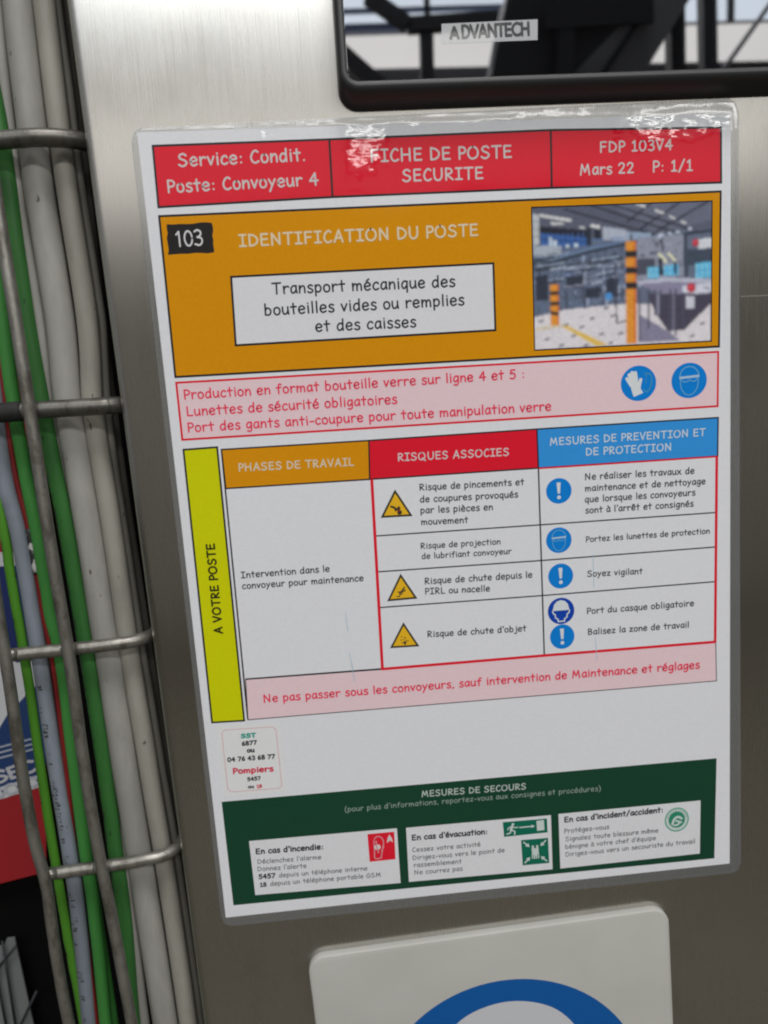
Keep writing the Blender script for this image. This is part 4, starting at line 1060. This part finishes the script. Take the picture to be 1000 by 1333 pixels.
def pictogram_fall(parent, q):
    k, P, w = tri_base(q)
    k.stroke([P(-.34, .34), P(-.16, .34), P(-.12, .2), P(.0, .18), P(.04, .04), P(.2, .0)], w * .07, DKI)
    k.disc(P(.17, -.22), w * .06, w * .06, DKI, 12); k.stroke([P(.1, -.14), P(-.02, .02), P(-.14, .12)], w * .1, DKI); k.stroke([P(.08, -.1), P(.24, -.05)], w * .06, DKI); k.stroke([P(-.05, .04), P(-.24, .04)], w * .07, DKI)
    k.build('warning_pictogram', parent)
def pictogram_debris(parent, q):
    k, P, w = tri_base(q)
    for x, y, r in ((-.16, -.16, .05), (.06, -.08, .06), (-.2, .06, .05), (.14, .1, .05), (-.05, .02, .045), (.26, .16, .05)): k.disc(P(x, y), w * r, w * r * .8, DKI, 8)
    k.disc(P(.02, .2), w * .07, w * .07, DKI, 12); k.stroke([P(-.16, .24), P(.0, .3), P(.16, .22)], w * .06, DKI); k.stroke([P(.02, .26), P(.04, .38)], w * .1, DKI)
    k.build('warning_pictogram', parent)
def quadsym(q): return lambda x, y: lerpq(q, x, y)
def pictogram_alarm(parent, q):
    k = Ink(4); P = quadsym(q); k.poly(q, RED); w = math.hypot(q[1][0] - q[0][0], q[1][1] - q[0][1])
    F_ = (0.72, 0.30, 0.34, 1)
    k.stroke([P(.24, .2), P(.34, .12), P(.5, .16), P(.58, .34), P(.52, .6), P(.46, .88)], w * .045, F_)
    k.stroke([P(.22, .25), P(.22, .6), P(.22, .9), P(.46, .9)], w * .045, F_); k.stroke([P(.48, .66), P(.58, .5)], w * .045, F_)
    k.disc(P(.34, .5), w * .12, w * .11, (0.76, 0.7, 0.7, 1), 16); k.stroke([P(.3, .28), P(.32, .5), P(.36, .7)], w * .05, F_)
    k.poly([P(.70, .38), P(.74, .2), P(.82, .08), P(.9, .22), P(.94, .38), P(.84, .3)], (0.76, 0.66, 0.66, 1))
    k.build('emergency_pictogram', parent)
SGW = (0.62, 0.70, 0.68, 1); SGG = ink(16, 92, 72)
def man(k, P, x, y, s, w, c):
    k.disc(P(x, y - .34 * s), w * .07 * s, w * .07 * s, c, 12)
    k.stroke([P(x, y - .22 * s), P(x, y + .1 * s)], w * .15 * s, c)
    k.stroke([P(x - .05 * s, y + .1 * s), P(x - .06 * s, y + .42 * s)], w * .065 * s, c); k.stroke([P(x + .05 * s, y + .1 * s), P(x + .06 * s, y + .42 * s)], w * .065 * s, c)
def pictogram_exit(parent, q):
    k = Ink(4); P = quadsym(q); k.poly(q, SGG); w = math.hypot(q[1][0] - q[0][0], q[1][1] - q[0][1])
    k.disc(P(.225, .2), w * .032, w * .032, SGW, 12); k.stroke([P(.2, .34), P(.17, .6)], w * .055, SGW)
    k.stroke([P(.21, .36), P(.28, .45), P(.33, .42)], w * .024, SGW); k.stroke([P(.19, .36), P(.12, .42), P(.1, .55)], w * .024, SGW)
    k.stroke([P(.18, .6), P(.25, .7), P(.24, .9)], w * .03, SGW); k.stroke([P(.17, .6), P(.14, .78), P(.07, .82)], w * .03, SGW)
    k.line(P(.36, .46), P(.66, .46), w * .03, SGW); k.poly([P(.64, .34), P(.72, .46), P(.64, .58)], SGW)
    k.poly([P(.76, .1), P(.93, .08), P(.93, .8), P(.76, .82)], SGW)
    k.build('emergency_pictogram', parent)
def pictogram_assembly(parent, q):
    k = Ink(4); P = quadsym(q); k.poly(q, SGG); w = math.hypot(q[1][0] - q[0][0], q[1][1] - q[0][1])
    man(k, P, .42, .5, .62, w, SGW); man(k, P, .58, .5, .62, w, SGW); man(k, P, .5, .56, .5, w, SGW)
    for x, y in ((1, 1), (-1, 1), (1, -1), (-1, -1)):
        T = lambda a, b: P(.5 + x * a, .5 + y * b)
        k.line(T(.42, .42), T(.28, .28), w * .05, SGW); k.poly([T(.2, .2), T(.36, .24), T(.24, .36)], SGW)
    k.build('emergency_pictogram', parent)
def pictogram_rescue(parent, c, rx, ry):
    k = Ink(4); P = sym(c, rx, ry); k.disc(c, rx, ry, ink(60, 140, 115)); k.disc(c, rx * .9, ry * .9, (0.60, 0.68, 0.66, 1)); k.disc(c, rx * .68, ry * .68, ink(40, 120, 96))
    for a in range(200, 345, 16): k.disc(P(.79 * math.cos(math.radians(a)), .79 * math.sin(math.radians(a))), rx * .05, ry * .06, ink(90, 130, 120), 8)
    k.stroke([P(-.36, .34), P(-.2, -.05), P(.1, -.22), P(.4, -.06)], rx * .2, SGW); k.stroke([P(-.05, .1), P(.2, .2), P(.1, .42), P(-.2, .46)], rx * .16, SGW); k.disc(P(.34, .24), rx * .1, ry * .1, SGW, 10)
    k.build('emergency_pictogram', parent)

pictogram_glove(ws, (174.06, 94.31), 6.82, 6.56)
pictogram_mask(ws, (193.66, 94.41), 6.88, 6.59)
yt_ = Ink(1); yt_.poly([(3.66, 108.17), (15.82, 108.03), (16.31, 214.23), (4.0, 213.88)], YELLOW)
yt_.frame([(3.66, 108.17), (15.82, 108.03), (16.31, 214.23), (4.0, 213.88)], 0.7, BLACK)
yt = yt_.build('side_tab', pn)
t_ = Ink(3); t_.text('A VOTRE POSTE', (11.26, 178.73), (11.42, 143.54), (0.03,0.03,0.01,1), 0.15, None, 1.0); t_.build('text_line', yt)
th0_ = Ink(1); th0_.poly([(17.31, 109.0), (71.46, 109.18), (70.86, 123.63), (17.55, 123.42)], ORANGE)
th0_.frame([(17.31, 109.0), (71.46, 109.18), (70.86, 123.63), (17.55, 123.42)], 0.58, BLACK)
th0 = th0_.build('table_header_cell', pn)
th1_ = Ink(1); th1_.poly([(71.46, 109.18), (134.79, 108.98), (134.97, 123.7), (70.86, 123.63)], RED)
th1_.frame([(71.46, 109.18), (134.79, 108.98), (134.97, 123.7), (70.86, 123.63)], 0.58, BLACK)
th1 = th1_.build('table_header_cell', pn)
th2_ = Ink(1); th2_.poly([(134.79, 108.98), (205.12, 109.06), (205.06, 123.81), (134.97, 123.7)], BLUEH)
th2_.frame([(134.79, 108.98), (205.12, 109.06), (205.06, 123.81), (134.97, 123.7)], 0.58, BLACK)
th2 = th2_.build('table_header_cell', pn)
t_ = Ink(3); t_.text('PHASES DE TRAVAIL', (22.94, 117.34), (65.45, 118.02), (0.74,0.66,0.5,1), 0.115, None, 1.0); t_.build('text_line', th0)
t_ = Ink(3); t_.text('RISQUES ASSOCIES', (81.87, 117.45), (123.82, 118.15), (0.72,0.6,0.62,1), 0.115, None, 1.0); t_.build('text_line', th1)
t_ = Ink(3); t_.text('MESURES DE PREVENTION ET', (139.62, 115.41), (200.25, 115.6), (0.66,0.74,0.8,1), 0.11, None, 1.0); t_.build('text_line', th2)
t_ = Ink(3); t_.text('DE PROTECTION', (153.46, 120.11), (186.59, 120.38), (0.66,0.74,0.8,1), 0.11, None, 1.0); t_.build('text_line', th2)
tb_ = Ink(1); tb_.poly([(17.55, 123.42), (205.06, 123.81), (204.94, 198.13), (18.25, 197.47)], WHITE)
tb_.line((17.31, 109.0), (17.74, 214.05), 0.58, BLACK)
tb_.line((71.86, 145.28), (134.89, 145.61), 0.52, BLACK)
tb_.line((134.89, 145.61), (204.51, 145.77), 0.52, BLACK)
tb_.line((71.68, 159.21), (134.98, 159.62), 0.52, BLACK)
tb_.line((134.98, 159.62), (204.57, 159.47), 0.52, BLACK)
tb_.line((71.47, 173.29), (135.09, 173.61), 0.52, BLACK)
tb_.line((135.09, 173.61), (204.39, 173.47), 0.52, BLACK)
tb_.line((134.97, 123.7), (135.23, 197.77), 0.58, BLACK)
tb_.line((18.25, 197.47), (70.87, 197.88), 0.52, BLACK)
tb_.line((134.96, 123.85), (205.06, 123.96), 0.6, RED)
tb_.line((71.61, 123.68), (71.14, 198.37), 1.15, RED)
tb_.line((70.86, 198.03), (135.22, 198.02), 1.1, RED)
tb_.line((135.22, 198.02), (205.0, 198.29), 1.1, RED)
tb_.line((204.72, 123.85), (204.75, 198.43), 1.1, RED)
tb = tb_.build('risk_table', pn)
t_ = Ink(3); t_.text('Risque de pincements et', (89.37, 129.09), (129.37, 129.69), TXT, 0.115, None, 1.0); t_.build('text_line', tb)
t_ = Ink(3); t_.text('de coupures provoqués', (89.24, 133.65), (126.85, 134.26), TXT, 0.115, None, 1.0); t_.build('text_line', tb)
t_ = Ink(3); t_.text('par les pièces en', (89.23, 137.85), (116.96, 138.48), TXT, 0.115, None, 1.0); t_.build('text_line', tb)
t_ = Ink(3); t_.text('mouvement', (89.26, 142.29), (107.32, 142.71), TXT, 0.115, None, 1.0); t_.build('text_line', tb)
t_ = Ink(3); t_.text('Risque de projection', (88.66, 151.47), (119.4, 151.97), TXT, 0.115, None, 1.0); t_.build('text_line', tb)
t_ = Ink(3); t_.text('de lubrifiant convoyeur', (88.75, 155.47), (123.66, 156.03), TXT, 0.115, None, 1.0); t_.build('text_line', tb)
t_ = Ink(3); t_.text('Risque de chute depuis le', (89.5, 165.41), (131.36, 166.03), TXT, 0.115, None, 1.0); t_.build('text_line', tb)
t_ = Ink(3); t_.text('PIRL ou nacelle', (89.41, 169.45), (114.59, 170.2), TXT, 0.115, None, 1.0); t_.build('text_line', tb)
t_ = Ink(3); t_.text("Risque de chute d'objet", (89.43, 186.6), (128.44, 187.37), TXT, 0.115, None, 1.0); t_.build('text_line', tb)
t_ = Ink(3); t_.text('Ne réaliser les travaux de', (152.9, 129.44), (195.87, 129.88), TXT, 0.115, None, 1.0); t_.build('text_line', tb)
t_ = Ink(3); t_.text('maintenance et de nettoyage', (152.82, 133.85), (200.29, 134.27), TXT, 0.115, None, 1.0); t_.build('text_line', tb)
t_ = Ink(3); t_.text('que lorsque les convoyeurs', (152.65, 138.12), (196.34, 138.37), TXT, 0.115, None, 1.0); t_.build('text_line', tb)
t_ = Ink(3); t_.text("sont à l'arrêt et consignés", (152.75, 142.37), (195.62, 142.66), TXT, 0.115, None, 1.0); t_.build('text_line', tb)
t_ = Ink(3); t_.text('Portez les lunettes de protection', (152.82, 153.65), (202.14, 153.86), TXT, 0.115, None, 1.0); t_.build('text_line', tb)
t_ = Ink(3); t_.text('Soyez vigilant', (153.0, 167.44), (175.24, 167.99), TXT, 0.115, None, 1.0); t_.build('text_line', tb)
t_ = Ink(3); t_.text('Port du casque obligatoire', (152.73, 182.46), (195.97, 182.64), TXT, 0.115, None, 1.0); t_.build('text_line', tb)
t_ = Ink(3); t_.text('Balisez la zone de travail', (152.95, 190.99), (193.84, 191.3), TXT, 0.115, None, 1.0); t_.build('text_line', tb)
t_ = Ink(3); t_.text('Intervention dans le', (20.12, 157.66), (53.53, 157.63), TXT, 0.115, None, 1.0); t_.build('text_line', tb)
t_ = Ink(3); t_.text('convoyeur pour maintenance', (20.18, 161.84), (66.11, 162.27), TXT, 0.115, None, 1.0); t_.build('text_line', tb)
pictogram_pinch(tb, [(80.07, 128.04), (86.23, 138.67), (74.05, 138.5)])
pictogram_fall(tb, [(80.35, 160.57), (86.33, 170.91), (74.59, 171.07)])
pictogram_debris(tb, [(80.36, 179.88), (86.06, 190.05), (74.59, 189.86)])
pictogram_bang(tb, (142.63, 132.97), 4.96, 4.91)
pictogram_mask(tb, (142.18, 152.13), 5.01, 5.01)
pictogram_bang(tb, (142.57, 166.35), 4.93, 4.96)
pictogram_helmet(tb, (142.39, 180.4), 5.28, 5.35)
pictogram_bang(tb, (142.61, 190.88), 4.9, 5.0)
pk_ = Ink(2); pk_.stroke([(58.4, 174.4), (58.79, 181.78)], 0.22, (0.36,0.55,0.72,1)); pk_.build('blue_streak', pn)  # thin faint blue lines on the sheet
pk_ = Ink(2); pk_.stroke([(58.8, 190.44), (59.57, 196.74)], 0.22, (0.36,0.55,0.72,1)); pk_.build('blue_streak', pn)
pk_ = Ink(2); pk_.stroke([(59.36, 195.47), (60.09, 202.43)], 0.22, (0.36,0.55,0.72,1)); pk_.build('blue_streak', pn)
pk_ = Ink(2); pk_.stroke([(155.49, 158.84), (155.58, 171.74)], 0.22, (0.36,0.55,0.72,1)); pk_.build('blue_streak', pn)
pk_ = Ink(2); pk_.stroke([(155.86, 192.4), (156.34, 201.34)], 0.22, (0.36,0.55,0.72,1)); pk_.build('blue_streak', pn)
fs_ = Ink(1); fs_.poly([(18.3, 197.66), (70.85, 198.19), (205.01, 198.45), (205.48, 214.76), (17.8, 214.05)], PINK)
fs_.frame([(18.3, 197.66), (70.85, 198.19), (205.01, 198.45), (205.48, 214.76), (17.8, 214.05)], 0.35, (0.05,0.045,0.05,1))
fs = fs_.build('warning_strip', pn)
t_ = Ink(3); t_.text('Ne pas passer sous les convoyeurs, sauf intervention de Maintenance et réglages', (24.43, 207.56), (198.48, 208.69), RDTXT, 0.12, None, 1.0); t_.build('text_line', fs)
ps_ = Ink(1); ps_.poly([(5.79, 216.1), (29.93, 216.45), (29.87, 245.16), (5.64, 245.01)], (0.81,0.815,0.82,1))
ps_.frame([(7.31, 219.25), (7.37, 218.76), (7.56, 218.31), (7.86, 217.92), (8.25, 217.63), (8.71, 217.45), (9.2, 217.4), (26.27, 217.82), (26.76, 217.9), (27.22, 218.1), (27.62, 218.41), (27.93, 218.81), (28.13, 219.28), (28.2, 219.77), (28.54, 241.82), (28.48, 242.31), (28.3, 242.76), (28.01, 243.15), (27.62, 243.44), (27.16, 243.62), (26.67, 243.68), (9.35, 243.28), (8.86, 243.21), (8.4, 243.01), (8.0, 242.7), (7.7, 242.3), (7.51, 241.83), (7.44, 241.34)], 0.2, (0.72,0.30,0.32,1)); ps = ps_.build('phone_sticker', pn)
t_ = Ink(3); t_.text('SST', (14.35, 221.22), (20.44, 221.35), (0.06,0.38,0.30,1), 0.24, None, 0.8); t_.build('text_line', ps)
t_ = Ink(3); t_.text('6877', (14.51, 224.43), (20.48, 224.36), TXT, 0.2, None, 0.95); t_.build('text_line', ps)
t_ = Ink(3); t_.text('ou', (16.19, 227.38), (19.26, 227.45), TXT, 0.2, None, 0.9); t_.build('text_line', ps)
t_ = Ink(3); t_.text('04 76 43 68 77', (8.37, 230.57), (26.96, 230.89), TXT, 0.19, None, 1.0); t_.build('text_line', ps)
t_ = Ink(3); t_.text('Pompiers', (10.07, 235.77), (25.93, 236.16), (0.70,0.04,0.09,1), 0.17, None, 0.85); t_.build('text_line', ps)
t_ = Ink(3); t_.text('5457', (15.29, 239.33), (20.7, 239.32), TXT, 0.2, None, 0.95); t_.build('text_line', ps)
t_ = Ink(3); t_.text('ou', (15.33, 242.4), (17.73, 242.44), TXT, 0.2, None, 0.85); t_.build('text_line', ps)
t_ = Ink(3); t_.text('18', (18.76, 242.67), (20.88, 242.56), (0.70,0.04,0.09,1), 0.2, None, 1.0); t_.build('text_line', ps)
gp_ = Ink(1); gp_.poly([(4.57, 247.12), (205.87, 248.2), (205.31, 293.11), (5.12, 292.29)], GREEN)
gp = gp_.build('emergency_panel', pn)
t_ = Ink(3); t_.text('MESURES DE SECOURS', (83.65, 252.98), (126.15, 253.81), (0.50,0.58,0.54,1), 0.12, None, 1.0); t_.build('text_line', gp)
t_ = Ink(3); t_.text("(pour plus d'informations, reportez-vous aux consignes et procédures)", (52.6, 256.28), (157.05, 257.58), (0.36,0.46,0.41,1), 0.075, None, 1.0); t_.build('text_line', gp)
b1_ = Ink(3); b1_.poly([(13.75, 264.92), (72.94, 265.52), (73.06, 289.84), (14.2, 288.72)], OFFW); b1 = b1_.build('info_box', pn)
t_ = Ink(5); t_.text("En cas d'incendie:", (15.96, 270.78), (42.79, 271.43), TXT, 0.165); t_.build('text_line', b1)
t_ = Ink(5); t_.text("Déclenchez l'alarme", (16.32, 275.1), (41.74, 275.72), (0.10,0.11,0.12,1), 0.1); t_.build('text_line', b1)
t_ = Ink(5); t_.text("Donnez l'alerte", (16.05, 278.31), (35.57, 278.91), (0.10,0.11,0.12,1), 0.1); t_.build('text_line', b1)
t_ = Ink(5); t_.text('5457', (16.12, 281.74), (22.94, 281.85), TXT, 0.18); t_.build('text_line', b1)
t_ = Ink(5); t_.text('depuis un téléphone interne', (24.31, 281.96), (59.92, 282.66), (0.10,0.11,0.12,1), 0.1); t_.build('text_line', b1)
t_ = Ink(5); t_.text('18', (16.41, 285.25), (19.11, 285.27), TXT, 0.18); t_.build('text_line', b1)
t_ = Ink(5); t_.text('depuis un téléphone portable GSM', (20.5, 285.29), (65.13, 286.11), (0.10,0.11,0.12,1), 0.1); t_.build('text_line', b1)
pictogram_alarm(b1, [(60.93, 266.85), (71.74, 266.94), (71.6, 279.04), (61.06, 279.06)])
b2_ = Ink(3); b2_.poly([(76.64, 265.73), (136.13, 266.31), (136.22, 290.57), (76.48, 289.74)], OFFW); b2 = b2_.build('info_box', pn)
t_ = Ink(5); t_.text("En cas d'évacuation:", (78.73, 271.4), (109.56, 271.82), TXT, 0.165); t_.build('text_line', b2)
t_ = Ink(5); t_.text('Cessez votre activité', (78.58, 276.62), (106.57, 277.04), (0.10,0.11,0.12,1), 0.1); t_.build('text_line', b2)
t_ = Ink(5); t_.text('Dirigez-vous vers le point de', (78.61, 280.14), (116.46, 280.67), (0.10,0.11,0.12,1), 0.1); t_.build('text_line', b2)
t_ = Ink(5); t_.text('rassemblement', (78.9, 283.43), (98.6, 283.74), (0.10,0.11,0.12,1), 0.1); t_.build('text_line', b2)
t_ = Ink(5); t_.text('Ne courrez pas', (78.94, 286.73), (98.8, 287.04), (0.10,0.11,0.12,1), 0.1); t_.build('text_line', b2)
pictogram_exit(b2, [(116.14, 267.37), (134.43, 267.64), (134.59, 273.8), (116.48, 273.92)])
pictogram_assembly(b2, [(123.42, 276.09), (134.69, 276.25), (134.88, 287.57), (123.77, 287.47)])
b3_ = Ink(3); b3_.poly([(139.27, 266.13), (199.16, 266.19), (198.97, 290.21), (139.49, 290.61)], OFFW); b3 = b3_.build('info_box', pn)
t_ = Ink(5); t_.text("En cas d'incident/accident:", (141.64, 270.02), (183.12, 269.78), TXT, 0.165); t_.build('text_line', b3)
t_ = Ink(5); t_.text('Protégez-vous', (141.53, 274.91), (160.42, 274.89), (0.10,0.11,0.12,1), 0.1); t_.build('text_line', b3)
t_ = Ink(5); t_.text('Signalez toute blessure même', (141.87, 278.52), (181.14, 278.61), (0.10,0.11,0.12,1), 0.1); t_.build('text_line', b3)
t_ = Ink(5); t_.text("bénigne à votre chef d'équipe", (141.79, 282.0), (180.11, 281.91), (0.10,0.11,0.12,1), 0.1); t_.build('text_line', b3)
t_ = Ink(5); t_.text('Dirigez-vous vers un secouriste du travail', (141.88, 285.44), (196.8, 285.21), (0.10,0.11,0.12,1), 0.1); t_.build('text_line', b3)
pictogram_rescue(b3, (189.03, 273.76), 5.14, 5.39)
